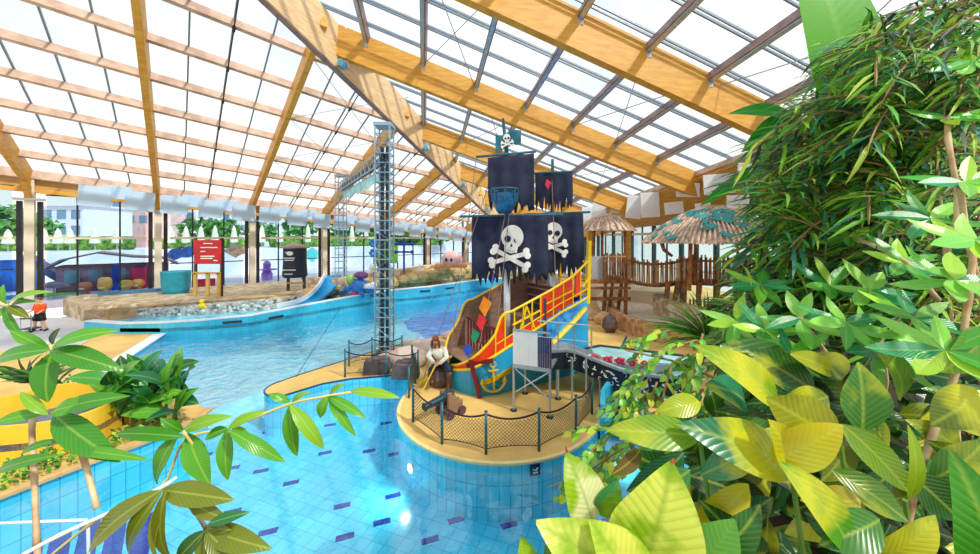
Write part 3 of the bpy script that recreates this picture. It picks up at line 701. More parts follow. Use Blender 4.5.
m = MB(); m.tube([(mx1-.12+.47*math.cos(k*math.pi/12),my1-.75+.47*math.sin(k*math.pi/12),6.66) for k in range(25)], .03, 6); m.build('nest_rail', 'mast_teal', parent=nest)
# sails: hung cloth with torn hems
def sail(name, x0, x1, ztop0, ztop1, zbot, Y, fr, amp, seed, label, tat=.9, m_='sail_black', cols=44):
    r = random.Random(seed)
    def surf(x, z): return Y+amp*math.sin((x-x0)*3.1+z*.5+seed)+.04*math.sin((x-x0)*11+seed)-.12*math.sin(max(0,min(1,(ztop0-z)/(ztop0-zbot)))*math.pi)
    o_pts = []; rows = 10; ph = [r.random() for _ in range(cols+1)]
    edge = []
    for i in range(cols+1):
        t = i/cols; x = x0+(x1-x0)*t; tooth = abs(((i*fr)%1)-.5)*2; edge.append(zbot+tat*(tooth*.6+ph[i]*.4)*(.4+.6*abs(math.sin(i*.9+seed))))
    mm = MB(); vs = []; fs = []
    for i in range(cols+1):
        t = i/cols; x = x0+(x1-x0)*t; zt_ = ztop0+(ztop1-ztop0)*t
        for j in range(rows+1): z = zt_+(edge[i]-zt_)*j/rows; vs.append((x, surf(x,z), z))
    for i in range(cols):
        for j in range(rows): a = i*(rows+1)+j; fs.append((a,a+1,a+rows+2,a+rows+1))
    mm.add(vs, fs)
    c = ((x0+x1)/2, Y, ztop0)
    t_ = empty(name, c, label, 'sail')
    mm.build('cloth', m_, parent=t_, smooth=True, solid=.015)
    return t_, surf
def emblem(parent, surf, cx, cz, s, m_='bone', clipx=None, off=.05, ang=0):
    """skull over crossed bones, laid on the cloth"""
    def fan(mm, pts, o):
        n = len(pts); q = []
        cxx = sum(p[0] for p in pts)/n; czz = sum(p[1] for p in pts)/n
        for (x, z) in pts+[(cxx, czz)]:
            ca, sa_ = math.cos(ang), math.sin(ang); X = cx+s*(x*ca-z*sa_); Z = cz+s*(x*sa_+z*ca)
            if clipx is not None: X = max(clipx, X)
            q.append((X, surf(X,Z)-o, Z))
        mm.add(q, [(i,(i+1)%n,n) for i in range(n)])
    def ell(x, z, a, b, n=20, t0=0): return [(x+a*math.cos(t0+2*math.pi*i/n), z+b*math.sin(t0+2*math.pi*i/n)) for i in range(n)]
    a = MB(); fan(a, ell(0,.35,.42,.46), off); fan(a, [(-.26,.05),(-.24,-.22),(0,-.28),(.24,-.22),(.26,.05),(0,.12)], off+.004)
    a.build('skull', m_, parent=parent)
    for sg in (-1,1):
        b = MB()
        x0_, z0_, x1_, z1_ = -.62*sg, -.2, .66*sg, -.72
        dx, dz = x1_-x0_, z1_-z0_; L = math.hypot(dx,dz); nx, nz_ = -dz/L*.085, dx/L*.085
        N_ = 8
        for i in range(N_):
            p = i/N_; q = (i+1)/N_; fan(b, [(x0_+dx*p+nx,z0_+dz*p+nz_),(x0_+dx*q+nx,z0_+dz*q+nz_),(x0_+dx*q-nx,z0_+dz*q-nz_),(x0_+dx*p-nx,z0_+dz*p-nz_)], off+.006)
        for (ex, ez) in ((x0_,z0_),(x1_,z1_)):
            for q in (-1,1): fan(b, ell(ex+nx*1.1*q, ez+nz_*1.1*q, .13,.13,12), off+.008)
        b.build('crossed_bone', m_, parent=parent)
    e = MB(); fan(e, ell(-.17,.26,.125,.13,14), off+.02); fan(e, ell(.19,.26,.13,.13,14), off+.02); fan(e, [(-.05,-.02),(.05,-.02),(0,.13)], off+.02)
    for k in range(5): fan(e, [(-.15+k*.07,-.14),(-.135+k*.07,-.14),(-.135+k*.07,-.24),(-.15+k*.07,-.24)], off+.02)
    e.build('eye_socket', 'sail_black', parent=parent)
def px(x, Y): return (x-CX)/F*Y
def pz(y, Y): return CH-(y-HZ)/F*Y
s1, f1 = sail('black_sail', px(472,12.5), px(548,12.5), pz(217,12.5), pz(216,12.5), pz(288,12.5), 12.45, .31, .05, 3, 'big torn black sail with white skull and crossed bones, left of the two lower sails', 1.0)
emblem(s1, f1, px(511,12.4), pz(246,12.4), .92, off=.07, ang=-.12)
s2, f2 = sail('black_sail', px(524,13.6), px(583,13.6), pz(213.5,13.6), pz(212,13.6), pz(283,13.6), 13.6, .37, .05, 8, 'torn black skull sail partly hidden behind the left one, on the rear mast', 1.1)
emblem(s2, f2, px(553,13.5), pz(238,13.5), .76, off=.07, ang=-.1)
s3, f3 = sail('black_sail', px(488,12.5), px(534,12.5), pz(158,12.5), pz(153,12.5), pz(218,12.5), 12.5, .23, .04, 5, 'plain torn black upper sail hanging above the crow nest on the front mast', 1.0, cols=26)
s4, f4 = sail('black_sail', px(535,13.95), px(572,13.95), pz(174,13.95), pz(172,13.95), pz(214,13.95), 13.95, .5, .03, 9, 'smaller plain black upper sail with fringed hem on the rear mast', .8, cols=24)
m = MB()
fl = empty('pirate_flag', P(508,142,12.5), 'small teal pirate flag with white skull at the very top of the main mast', 'flag')
FX0, FX1 = px(495.5,12.5), px(521,12.5)
def ff(x, z): return 12.5+.05*math.sin((x-FX0)*6)
m = MB(); vs = []; fs = []
for i in range(13):
    for j in range(5):
        t = i/12; x = FX0+(FX1-FX0)*t; z = pz(135,12.5)+(pz(130,12.5)-pz(135,12.5))*t-(pz(135,12.5)-pz(150,12.5))*j/4-.04*math.sin(t*7); vs.append((x,ff(x,z),z))
for i in range(12):
    for j in range(4): a = i*5+j; fs.append((a,a+1,a+6,a+5))
m.add(vs, fs); m.build('cloth', mat('flag_teal',(20,110,130),.7,scale=4,c2=(16,80,100)), parent=fl, solid=.012)
emblem(fl, ff, px(507,12.5), pz(140.5,12.5), .3, off=.03, ang=.1)
# rigging and pennants
rig = [((420,389,11.4),(500,150,12.7),'long front stay from bow tip to main mast top'),((448,372,11.9),(476,160,12.7),'left shroud beside the main sail'),((478,352,11.2),(508,200,12.5),'near shroud to the crow nest'),((495,345,11.3),(510,205,12.5),'second near shroud to crow nest'),((556,293,12.4),(552,180,13.8),'shroud running down the rear mast')]
for a, b, lb in rig:
    m = MB(); A_ = P(*a); B_ = P(*b); m.tube([A_, (A_+B_)/2+V((0,0,-.05)), B_], .014, 5); m.build('rigging_rope', 'rope', label='thin rope on the pirate ship, %s' % lb, cat='rope')
pen = [(485,306,20,'orange'),(481,322,16,'red'),(475,336,14,'green'),(468,350,14,'blue'),(492,277,14,'cobalt'),(506,168,16,'yellow'),(506,184,12,'crimson'),(548,184,10,'pink'),(499,249,14,'scarlet'),(494,266,8,'jade')]
pc = {'orange':(245,140,20),'red':(220,40,50),'green':(20,140,100),'blue':(30,80,190),'cobalt':(20,50,170),'yellow':(245,210,20),'crimson':(200,20,50),'pink':(225,40,80),'scarlet':(230,30,40),'jade':(30,140,110)}
for x, y, h, cn in pen:
    Y = 11.0 if y > 300 else 12.45; p = P(x,y,Y); s_ = h/F*Y
    m = MB(); m.add([p+V((-.04,0,s_*.5)), p+V((s_*.35,.03,s_*.15)), p+V((0,0,-s_*.55)), p+V((-s_*.3,-.03,-s_*.1))], [(0,1,2,3)]); m.build('pennant', mat('pen_'+cn, pc[cn], .7, scale=6), solid=.01, label='small %s pennant tied in the ship rigging' % cn, cat='pennant', group=None)
# ---------------------------------------------------------------- gangway platform and sea-pattern flume
gp = empty('gangway_platform', G(530,410), 'raised steel gangway platform with white and purple slatted panels beside the ship', 'platform')
pA = P(513,328,10.15); pB = P(550,340,9.75); dz = 1.0
dv = V((pB.x-pA.x, pB.y-pA.y, 0)); Lg = dv.length; dv.normalize(); ag = math.atan2(dv.y,dv.x); zt_ = pz(329,10.15)-.02; zb_ = zt_-1.02
def GP(t, off, z): return V((pA.x,pA.y,0))+dv*t+V((-dv.y,dv.x,0))*off+V((0,0,z))
m = MB(); m.box(GP(Lg*.5,.6,zb_-.03), (Lg,1.3,.06), ag); m.build('platform_floor', 'steel', parent=gp)
for k in range(11):
    m = MB(); m.box(GP(.035+k*.066,0,(zt_+zb_)/2), (.058,.03,.98), ag); m.build('white_slat', 'white', parent=gp)
for k in range(6):
    m = MB(); m.box(GP(.77+k*.066,0,(zt_+zb_)/2-.05), (.05,.03,.86), ag); m.build('purple_slat', mat('slat_purple',(70,50,90),.5), parent=gp)
for z in (zt_,zb_+.02): m = MB(); m.bar(GP(0,0,z),GP(Lg,0,z), .05, .05); m.build('handrail', 'steel', parent=gp)
for t, o in ((.02,.0),(Lg,.0),(.02,1.2),(Lg,1.2)):
    m = MB(); m.tube([GP(t,o,0),GP(t,o,zb_)], .035, 8); lg = m.build('leg', 'steel', parent=gp); m = MB(); m.lathe([(.1,0),(.1,.03),(.04,.04)], GP(t,o,0), 10); m.build('foot_plate', 'steel_dark', parent=lg)
for t0, t1 in ((0,Lg),(Lg,0)): m = MB(); m.tube([GP(t0,0,.5),GP(t1,0,zb_-.05)], .02, 6); m.build('brace', 'steel', parent=gp)
for t in (Lg,Lg+.5,Lg+1.0): 
    m = MB(); m.tube([GP(t,1.2,zb_),GP(t,1.2,zb_+1.05)], .022, 6); m.build('rail_post', 'steel', parent=gp)
m = MB(); m.tube([GP(Lg*.4,1.2,zb_+1.05),GP(Lg+1,1.2,zb_+1.05)], .025, 6); m.tube([GP(Lg*.4,1.2,zb_+.55),GP(Lg+1,1.2,zb_+.55)], .018, 6); m.build('back_rail', 'steel', parent=gp)
# flume: grey rim and dark band with white sea pattern
fp = [(552,352,10.6),(572,352,11.0),(595,361,11.0),(625,372,10.6),(655,377,10.2),(690,378,9.9)]
fl_ = empty('water_flume', G(600,420), 'curved elevated flume with grey rim and black band of white sea creatures', 'slide')
cen = [P(*q) for q in fp]
def spl(pts, n=6):
    out = []
    for i in range(len(pts)-1):
        p0 = pts[max(i-1,0)]; p1 = pts[i]; p2 = pts[i+1]; p3 = pts[min(i+2,len(pts)-1)]
        for k in range(n):
            t = k/n; out.append(.5*((2*p1)+(p2-p0)*t+(2*p0-5*p1+4*p2-p3)*t*t+(3*p1-p0-3*p2+p3)*t**3))
    return out+[pts[-1]]
cs = spl(cen)
m = MB(); m.wall([(p.x,p.y) for p in cs], [p.z-.55 for p in cs], [p.z for p in cs], .04); m.build('patterned_band', mat('band_black',(24,30,44),.5,scale=8), parent=fl_)
m = MB(); m.wall([(p.x-.0,p.y-.03) for p in cs], [p.z-.02 for p in cs], [p.z+.06 for p in cs], .16); m.build('rim', 'steel', parent=fl_)
m = MB(); m.wall([(p.x,p.y+.05) for p in cs], [p.z-.5 for p in cs], [p.z-.42 for p in cs], 1.3); m.build('trough', mat('trough',(150,170,180),.4), parent=fl_)
m = MB(); m.wall([(p.x+.15,p.y+1.3) for p in cs], [p.z-.5 for p in cs], [p.z-.1 for p in cs], .05); m.build('far_side', 'steel', parent=fl_)
rr = random.Random(5); m = MB()
for k in range(60):
    i = rr.randrange(len(cs)-1); p = cs[i].lerp(cs[i+1], rr.random()); c = p+V((-.0,-.012,-rr.uniform(.1,.5))); dd_ = (cs[i+1]-cs[i]).normalized(); up = V((0,0,1)); s_ = rr.uniform(.04,.09); k_ = rr.choice([0,1,2]); ro = rr.uniform(0,6)
    def q(a, r_): return c+dd_*(r_*math.cos(a))+up*(r_*math.sin(a))
    if k_ == 0:
        pts = [q(ro+j*math.pi/5, s_ if j%2==0 else s_*.4) for j in range(10)]; m.add(pts+[c], [(j,(j+1)%10,10) for j in range(10)])
    elif k_ == 1:
        m.tube([q(ro+j*.5, s_*(.5+.08*j)) for j in range(8)], .009, 4)
    else:
        m.add([q(ro+.0,s_), q(ro+1.2,s_*.4), q(ro+2.9,s_*.8), q(ro+3.4,s_*.8), q(ro+5.1,s_*.4)], [(0,1,2,3,4)])
m.build('sea_creature_pattern', 'white', parent=fl_)
for q in [(557,398),(572,400),(586,398),(600,396),(640,410)]:
    g = G(*q); zz = 1.3; m = MB(); m.tube([g,V((g.x,g.y,zz))], .035, 8); m.build('leg', 'steel', parent=fl_)
# red and white floats beyond the flume, in a shallow light pool
m = MB(); sp_ = [P(585,346,13.2),P(600,344,13.6),P(700,356,12.2),P(705,376,11.4),P(640,374,11.6),P(600,360,12.2)]
sp_ = [(p.x,p.y) for p in sp_]; m.prism(sp_, .35, .8); kp = m.build('kids_pool_basin', mat('pool_pale',(170,225,225),.2,scale=3), label='pale turquoise shallow basin behind the flume, with dark rim', cat='basin')
m = MB(); 
for a, b in zip(sp_, sp_[1:]+sp_[:1]): m.bar((*a,.8),(*b,.8), .12, .1)
m.build('rim', 'steel_dark', parent=kp)
for k in range(14):
    p = P(590+k*4.2, 358+k*.9, 12.0-.05*k); m = MB(); r0 = .085
    m.tube([(p.x+r0*math.cos(t*.524), p.y, .9+.02*(k%2)+r0*math.sin(t*.524)) for t in range(13)], .035, 6); m.build('ring_float', mat('float_red',(225,30,50),.4) if k%3 else mat('float_white',(240,225,225),.4), label='%s ring float in the row beyond the black flume band, %s from left' % ('red' if k%3 else 'white', ['1st','2nd','3rd','4th','5th','6th','7th','8th','9th','10th','11th','12th','13th','14th'][k]), cat='float', group='ring floats behind the flume')
m = MB(); g = G(612,432); m.wall([(3.05,9.3),(3.35,10.2),(3.9,11.1)], -1.3, .55, .12); m.build('turquoise_slide_wall', mat('turq',(60,190,215),.4), label='curved turquoise wall beside the right end of the island', cat='wall')
# ---------------------------------------------------------------- net fence around the island
mat('post_teal', (50,110,120), .4, .3, scale=4)
mat('net', (70,66,50), .8, scale=10); mat('net_rope', (36,26,34), .8, scale=10)
ring = [(413,422),(442,444),(486,454),(539,451),(576,434),(592,414)]
def fence(posts, label, h=.98, cat='fence', n1=14):
    t = empty('net_fence', posts[0], label, cat)
    for p in posts:
        m = MB(); m.tube([p, p+V((0,0,h))], .035, 8); q = m.build('post', 'post_teal', parent=t, smooth=True); m = MB(); m.ball(p+V((0,0,h)), .042, 8); m.build('post_cap', 'post_teal', parent=q)
    for a, b in zip(posts, posts[1:]):
        L_ = (b-a).length; n = int(L_/.085); m = MB()
        def sag(t): return .14*4*t*(1-t)*h
        for i in range(-9, n+9):
            for sg in (1,-1):
                pts = []
                for j in range(9):
                    z = j/8; x = (i+sg*j*.9)/n
                    if 0 <= x <= 1: zz = .12+(h-.14-.12-sag(x))*z+.03; pts.append(a.lerp(b,x)+V((0,0,zz)))
                if len(pts) > 1: 
                    for p_, q_ in zip(pts, pts[1:]): m.bar(p_, q_, .007, .007)
        m.build('net', 'net', parent=t)
        m = MB(); m.tube([a.lerp(b,k/8)+V((0,0,h-.06-sag(k/8))) for k in range(9)], .022, 6); m.build('top_rope', 'net_rope', parent=t)
        m = MB(); m.tube([a.lerp(b,k/8)+V((0,0,.12+.3*sag(k/8))) for k in range(9)], .01, 5); m.build('bottom_rope', 'net_rope', parent=t)
fence([G(*q) for q in ring], 'curved rope-net fence on teal posts around the front of the pirate island')
fence([G(409,398), G(413,388)+V((.0,.35,0)), G(412,372)], 'short net fence at the left tip of the pirate island')
fence([G(345,377),G(386,377.5),G(418,378)], 'front net fence on the sandy tongue, beside the brown stone blocks')
fence([G(349,366),G(372,362),G(402,360)], 'rear net fence on the tongue, before the dark truss tower')
# ---------------------------------------------------------------- cannon
cn = empty('cannon', G(448,418), 'dark ship cannon on a stepped brown carriage pointing left over the fence', 'cannon')
c0 = P(424,407.5,9.3); c1 = P(452,393.5,10.0)
m = MB(); m.tube([c0, c0.lerp(c1,.04), c0.lerp(c1,.06), c0.lerp(c1,.6), c0.lerp(c1,.62), c0.lerp(c1,.9), c1, c1+(c1-c0)*.05], [.105,.11,.085,.11,.13,.13,.12,.04], 14)
m.build('barrel', mat('iron_teal',(34,66,80),.45,.4), parent=cn, smooth=False)
cx_ = G(447,421); ax = (c1-c0); ax.z = 0; ax.normalize(); aa = math.atan2(ax.y,ax.x)
b0 = V((c0.x,c0.y,0)).lerp(V((c1.x,c1.y,0)),.75)
for sg in (-1,1):
    m = MB(); side = V((-ax.y,ax.x,0))*sg*.16
    for k in range(4): m.box(b0+side+ax*(.02+k*.13)+V((0,0,(.68-.1*k)/2+.02)), (.13,.08,.64-.1*k), aa)
    m.build('carriage_cheek', 'plank_brown', parent=cn)
m = MB(); m.box(b0+ax*.2+V((0,0,.2)), (.5,.3,.1), aa); m.build('carriage_bed', 'plank_brown', parent=cn)
for sx_ in (-.02,.4):
    for sg in (-1,1):
        m = MB(); q = b0+ax*sx_+V((-ax.y,ax.x,0))*sg*.24+V((0,0,.12)); m.tube([q, q+V((-ax.y,ax.x,0))*sg*.06], .12, 14); m.build('wheel', 'plank_purple', parent=cn)
# ---------------------------------------------------------------- pool lamps, emblem plate
mat('lamp_glow', (255,255,255), .3, emis=(255,255,240), estr=6)
for (ang, lb) in ((222,'left'),(340,'right')):
    t = math.radians(ang); p = V((IC[0]+(IR+.03)*math.cos(t), IC[1]+(IR+.03)*math.sin(t), -.72)); nrm_ = V((math.cos(t),math.sin(t),0))
    o = MB(); o.tube([p-nrm_*.04, p+nrm_*.03], .13, 16); r_ = o.build('pool_lamp', 'white', label='round white underwater lamp on the %s of the island wall' % lb, cat='lamp')
    o = MB(); o.tube([p+nrm_*.03, p+nrm_*.04], .1, 16); o.build('lens', 'lamp_glow', parent=r_)
    ld = bpy.data.lights.new('pool_lamp_light', 'SPOT'); ld.energy = 90; ld.spot_size = 2.2; ld.spot_blend = 1; ld.shadow_soft_size = .1; ld.color = (1,.98,.9)
    lo_ = bpy.data.objects.new('pool_lamp_light', ld); col.objects.link(lo_); lo_.location = p+nrm_*.15; lo_.rotation_euler = (nrm_+V((0,0,-.55))).to_track_quat('-Z','Y').to_euler()
t = math.radians(-75.5); r1 = IR+.06; pe = V((IC[0]+r1*math.cos(t)+.0, IC[1]+r1*math.sin(t), -.16)); 
m = MB(); m.box(pe, (.24,.02,.24), t+math.pi/2); ep = m.build('emblem_plate', mat('navy',(20,26,70),.4), label='small navy square sign with white mark on the island side wall', cat='sign')
m = MB(); tt_ = V((-math.sin(t),math.cos(t),0)); nn_ = V((math.cos(t),math.sin(t),0))
for a, b in (((-.06,.03),(.0,.0)),((0,0),(.07,.05)),((-.05,-.05),(.06,-.05)),((.03,.06),(.03,-.02))): m.bar(pe+nn_*.014+tt_*a[0]+V((0,0,a[1])), pe+nn_*.014+tt_*b[0]+V((0,0,b[1])), .01, .022)
m.build('white_mark', 'white', parent=ep)
# ---------------------------------------------------------------- stone blocks and smooth rock on tongue
def block(px0, py0, sx_, sy_, h, label, rz):
    g = G(px0,py0); m = MB(); m.box(g+V((0,0,h/2)), (sx_,sy_,h), rz, 0, 0, .9); m.box(g+V((sx_*.1,0,h+.04)), (sx_*.5,sy_*.6,.1), rz+.2)
    m.build('stone_block', mat('dark_stone',(104,88,88),.9,scale=5,var=.25,bump=.6), bevel=.04, label=label, cat='rock')
block(377,372.5,.95,.55,.5,'dark cut stone block on the tongue, left of two', .15)
block(406,377,.9,.6,.55,'dark cut stone block on the tongue, right one beside the island', -.1)
stone_mat('pink_rock', [(205,176,160),(222,200,184),(196,166,150),(230,214,200)], 1.2, .3)
for (x, y, sx_, sy_, sz, lb) in [(408,364,.95,.75,.55,'large smooth pinkish boulder behind the stone blocks'),(432,352,.9,.6,.4,'smooth pink boulder left of the bow, behind the statue'),(388,360,.5,.5,.3,'small smooth boulder at the truss tower foot'),(418,346,1.0,.4,.25,'flat pink rock at the far pool edge behind the tongue'),(455,338,.8,.4,.3,'low pink rock at the far pool edge beside the ship bow')]:
    g = G(x,y); m = MB(); sx_ *= .85; sz *= .8; m.ball(g+V((0,0,sz*.55)), (sx_,sy_,sz), 16, noise=.05, seed=int(x)); m.build('smooth_rock', 'pink_rock', smooth=True, label=lb, cat='rock')
# ---------------------------------------------------------------- truss towers
mat('truss', (150,182,200), .35, .5, scale=6)
def tower(g, zt_, w_, n, label, core):
    t = empty('truss_tower', g, label, 'tower')
    for sx_ in (-1,1):
        for sy_ in (-1,1): m = MB(); m.tube([g+V((sx_*w_/2,sy_*w_/2,0)), g+V((sx_*w_/2,sy_*w_/2,zt_-g.z))], .035, 8); m.build('chord', 'truss', parent=t)
    m = MB(); H = zt_-g.z
    for k in range(n+1):
        z = H*k/n
        c_ = [g+V((a*w_/2,b*w_/2,z)) for a,b in ((-1,-1),(1,-1),(1,1),(-1,1))]
        for i in range(4): m.tube([c_[i],c_[(i+1)%4]], .026, 5)
        if k < n:
            for i in range(4): 
                q = c_[(i+1)%4]+V((0,0,H/n)); m.tube([c_[i],q] if k%2 else [c_[(i+1)%4],c_[i]+V((0,0,H/n))], .006, 4)
    m.build('lacing', 'truss', parent=t)
    m = MB(); m.box(g+V((0,0,.04)), (w_+.25,w_+.25,.08)); m.build('base_plate', 'steel_dark', parent=t)
    m = MB(); m.box(g+V((0,0,H)), (w_+.12,w_+.12,.14)); m.build('head_block', 'truss', parent=t)
    if core: m = MB(); m.box(g+V((.12,.1,H*.46)), (.16,.16,H*.9)); m.box(g+V((-.12,.1,H*.46)), (.13,.13,H*.9)); m.build('cable_duct', mat('duct',(26,46,66),.5), parent=t)
T1 = G(384.5,354); T2 = P(341,296,26.5); T2.z = .75
tower(T1, pz(126,T1.y), .62, 24, 'tall grey aluminium truss tower with dark core on the sandy tongue', True)
tower(T2, pz(176,26.5), .62, 18, 'slimmer far truss tower standing at the curved pool wall', False)
a = V((T1.x,T1.y,8.15)); b = V((T2.x,T2.y,8.5)); bm = empty('truss_beam', a, 'horizontal black truss beam joining both towers, with turquoise banner', 'beam')
sd = (b-a).cross(V((0,0,1))).normalized()
for dz_ in (0,.55):
    for sg in (-1,1): m = MB(); m.tube([a+sd*.22*sg+V((0,0,dz_)), b+sd*.22*sg+V((0,0,dz_))], .035, 6); m.build('chord', 'truss', parent=bm)
m = MB(); n = 26
for k in range(n):
    for sg in (-1,1):
        p = a.lerp(b,k/n)+sd*.22*sg; q = a.lerp(b,(k+1)/n)+sd*.22*sg
        m.tube([p+V((0,0,.55*(k%2))), q+V((0,0,.55*((k+1)%2)))], .018, 4)
m.build('lacing', 'truss', parent=bm)
m = MB(); m.bar(a+V((0,0,.28))+sd*.05, b+V((0,0,.28))+sd*.05, .06, .42); m.build('cable_tray', 'black', parent=bm)
m = MB(); vs = []; fs = []
for k in range(15):
    p = a.lerp(b,.02+k/15); w_ = .5+.12*math.sin(k*1.9); vs += [p+V((0,0,-.1))+sd*.1, p+V((0,0,-.1-w_))+sd*(.1+.05*math.sin(k))]
for k in range(14): fs.append((2*k,2*k+1,2*k+3,2*k+2))
m.add(vs, fs); m.build('turquoise_banner', mat('banner',(90,200,215),.6,scale=2,c2=(210,240,245)), parent=bm, solid=.02)
m = MB(); m.tube([P(345,300,25.5), G(296,377)], .012, 5); m.build('guy_cable', 'steel_dark', label='thin guy cable across the pool from far wall to tongue tip', cat='cable')
m = MB(); m.tube([P(458,299,25.5), G(412,345)+V((0,0,.1))], .01, 5); m.build('guy_cable', 'steel_dark', label='thin cable across deep blue water beside the bow', cat='cable')
# ---------------------------------------------------------------- human figures
def figure(name, org, joints, edges, label, cat, skinm, root='pelvis', sub=2):
    t = empty(name, org, label, cat)
    me = bpy.data.meshes.new('body'); keys = list(joints); me.from_pydata([tuple(joints[k][0]) for k in keys], [(keys.index(a),keys.index(b)) for a,b in edges], [])
    o = bpy.data.objects.new('body', me); col.objects.link(o); o.parent = t; W[o.name] = V(org)
    md = o.modifiers.new('skin', 'SKIN'); sk = me.skin_vertices[0].data if me.skin_vertices else None
    if sk is None:
        bm_ = bmesh.new(); bm_.from_mesh(me); bm_.verts.layers.skin.verify(); bm_.to_mesh(me); bm_.free(); sk = me.skin_vertices[0].data
    for i, k in enumerate(keys): r_ = joints[k][1]; sk[i].radius = r_ if isinstance(r_, tuple) else (r_, r_); sk[i].use_root = (k == root)
    s_ = o.modifiers.new('sub', 'SUBSURF'); s_.levels = sub; s_.render_levels = sub
    me.materials.append(MAT[skinm]); md.use_smooth_shade = True
    return t, o
mat('skin', (226,172,138), .55, scale=6, var=.05); mat('shirt_cream', (236,230,214), .8, scale=6); mat('vest', (120,88,66), .8, scale=6); mat('hair_brown', (128,74,44), .8, scale=12, var=.3); mat('trousers_navy', (24,46,76), .8, scale=6); mat('boot', (84,46,30), .5, scale=6)
def part_tubes(t, name, m_, segs, n=10):
    m = MB(); o_ = W[t.name]
    for pts, r_ in segs: m.tube([V(o_)+V(p) for p in pts], r_, n)
    return m.build(name, m_, parent=t, smooth=True)
# pirate statue: seated on the rock at the bow, leaning on a cutlass, one booted leg down
pg = G(447,391)
J = {'pelvis':(V((-.22,.25,.86)),(.15,.13)),'belly':(V((-.25,.22,1.02)),(.14,.12)),'chest':(V((-.3,.14,1.26)),(.19,.14)),'neck':(V((-.35,.08,1.46)),(.055,.06)),'headb':(V((-.37,.03,1.56)),(.07,.08)),'headm':(V((-.38,.0,1.65)),(.085,.1)),'headt':(V((-.38,.0,1.76)),(.06,.075)),
 'shl':(V((-.12,.14,1.36)),.075),'ell':(V((.0,-.02,1.12)),.055),'wrl':(V((-.2,-.2,.98)),.035),'hnl':(V((-.27,-.24,.95)),.04),
 'shr':(V((-.48,.14,1.36)),.075),'elr':(V((-.6,.0,1.14)),.055),'wrr':(V((-.42,-.2,1.02)),.035),'hnr':(V((-.35,-.25,.99)),.04),
 'hpl':(V((-.12,.2,.82)),.11),'knl':(V((.08,-.1,.78)),.085),'anl':(V((.06,-.06,.12)),.05),'tol':(V((.02,-.24,.05)),.04),
 'hpr':(V((-.32,.2,.82)),.11),'knr':(V((-.5,-.08,.72)),.08),'anr':(V((-.46,.1,.3)),.05),'tor':(V((-.52,-.08,.24)),.04)}
E_ = [('pelvis','belly'),('belly','chest'),('chest','neck'),('neck','headb'),('headb','headm'),('headm','headt'),('chest','shl'),('shl','ell'),('ell','wrl'),('wrl','hnl'),('chest','shr'),('shr','elr'),('elr','wrr'),('wrr','hnr'),('pelvis','hpl'),('hpl','knl'),('knl','anl'),('anl','tol'),('pelvis','hpr'),('hpr','knr'),('knr','anr'),('anr','tor')]
st, bo = figure('pirate_statue', pg, J, E_, 'life-size bearded pirate statue in white shirt and brown vest seated at the bow', 'statue', 'skin')
j = {k: J[k][0] for k in J}
part_tubes(st, 'shirt', 'shirt_cream', [([j['belly'],(j['belly']+j['chest'])/2,j['chest'],j['chest'].lerp(j['neck'],.6)],[.17,.2,.21,.1]),([j['shl'],j['ell'],j['wrl']],[.095,.085,.065]),([j['shr'],j['elr'],j['wrr']],[.095,.085,.065])], 12)
part_tubes(st, 'vest', 'vest', [([j['belly']+V((.07,.05,-.05)),j['chest']+V((.11,.05,0)),j['shl']+V((-.02,.02,.04))],[.16,.15,.08]),([j['belly']+V((-.1,.05,-.05)),j['chest']+V((-.12,.05,0)),j['shr']+V((.02,.02,.04))],[.15,.15,.08])], 10)
part_tubes(st, 'trousers', 'trousers_navy', [([j['pelvis']+V((0,0,.06)),j['pelvis']-V((0,0,.04))],[.18,.17]),([j['hpl'],j['knl'],j['knl'].lerp(j['anl'],.3)],[.14,.115,.1]),([j['hpr'],j['knr'],j['knr'].lerp(j['anr'],.3)],[.14,.11,.1])], 12)
part_tubes(st, 'boots', 'boot', [([j['knl'].lerp(j['anl'],.15),j['knl'].lerp(j['anl'],.6),j['anl'],j['tol']],[.11,.085,.08,.06]),([j['knr'].lerp(j['anr'],.2),j['anr'],j['tor']],[.1,.08,.06])], 12).name
m = MB(); hb = pg+j['headm']; m.ball(hb+V((0,.025,.06)), (.115,.125,.1), 14, noise=.03, seed=2); m.tube([hb+V((-.1,.02,0)),hb+V((-.13,.04,-.15)),hb+V((-.12,.06,-.3))], [.04,.045,.02], 8); m.tube([hb+V((.1,.02,0)),hb+V((.13,.04,-.15)),hb+V((.12,.06,-.3))], [.04,.045,.02], 8); m.tube([hb+V((0,.1,0)),hb+V((0,.13,-.25))], [.09,.05], 8); m.build('hair', 'hair_brown', parent=st, smooth=True)
m = MB(); m.tube([hb+V((0,-.06,-.08)),hb+V((0,-.07,-.17)),hb+V((0,-.05,-.25))], [.07,.05,.012], 10); m.build('beard', 'hair_brown', parent=st, smooth=True)
m = MB(); m.tube([hb+V((0,-.01,.055)),hb+V((0,-.01,.085))], [.115,.11], 14); m.build('bandana', mat('bandana',(150,60,40),.8), parent=st)
m = MB()
for sg in (-1,1): m.ball(hb+V((.035*sg,-.09,.01)), .013, 8)
m.build('eye', 'black', parent=st)
m = MB(); m.ball(hb+V((0,-.105,-.02)), (.014,.03,.025), 8); m.build('nose', 'skin', parent=st)
for hk in ('hnl','hnr'):
    m = MB(); c = pg+j[hk]; sgn = -1 if hk == 'hnl' else 1
    for f in range(4): m.tube([c+V((0,-.01,.03-f*.02)), c+V((.05*sgn,-.045,.03-f*.022)), c+V((.085*sgn,-.02,.02-f*.022))], [.011,.01,.008], 6)
    m.tube([c+V((0,-.02,.03)), c+V((.02*sgn,-.06,.06)), c+V((.05*sgn,-.06,.06))], [.012,.011,.009], 6); m.build('hand_fingers', 'skin', parent=st)
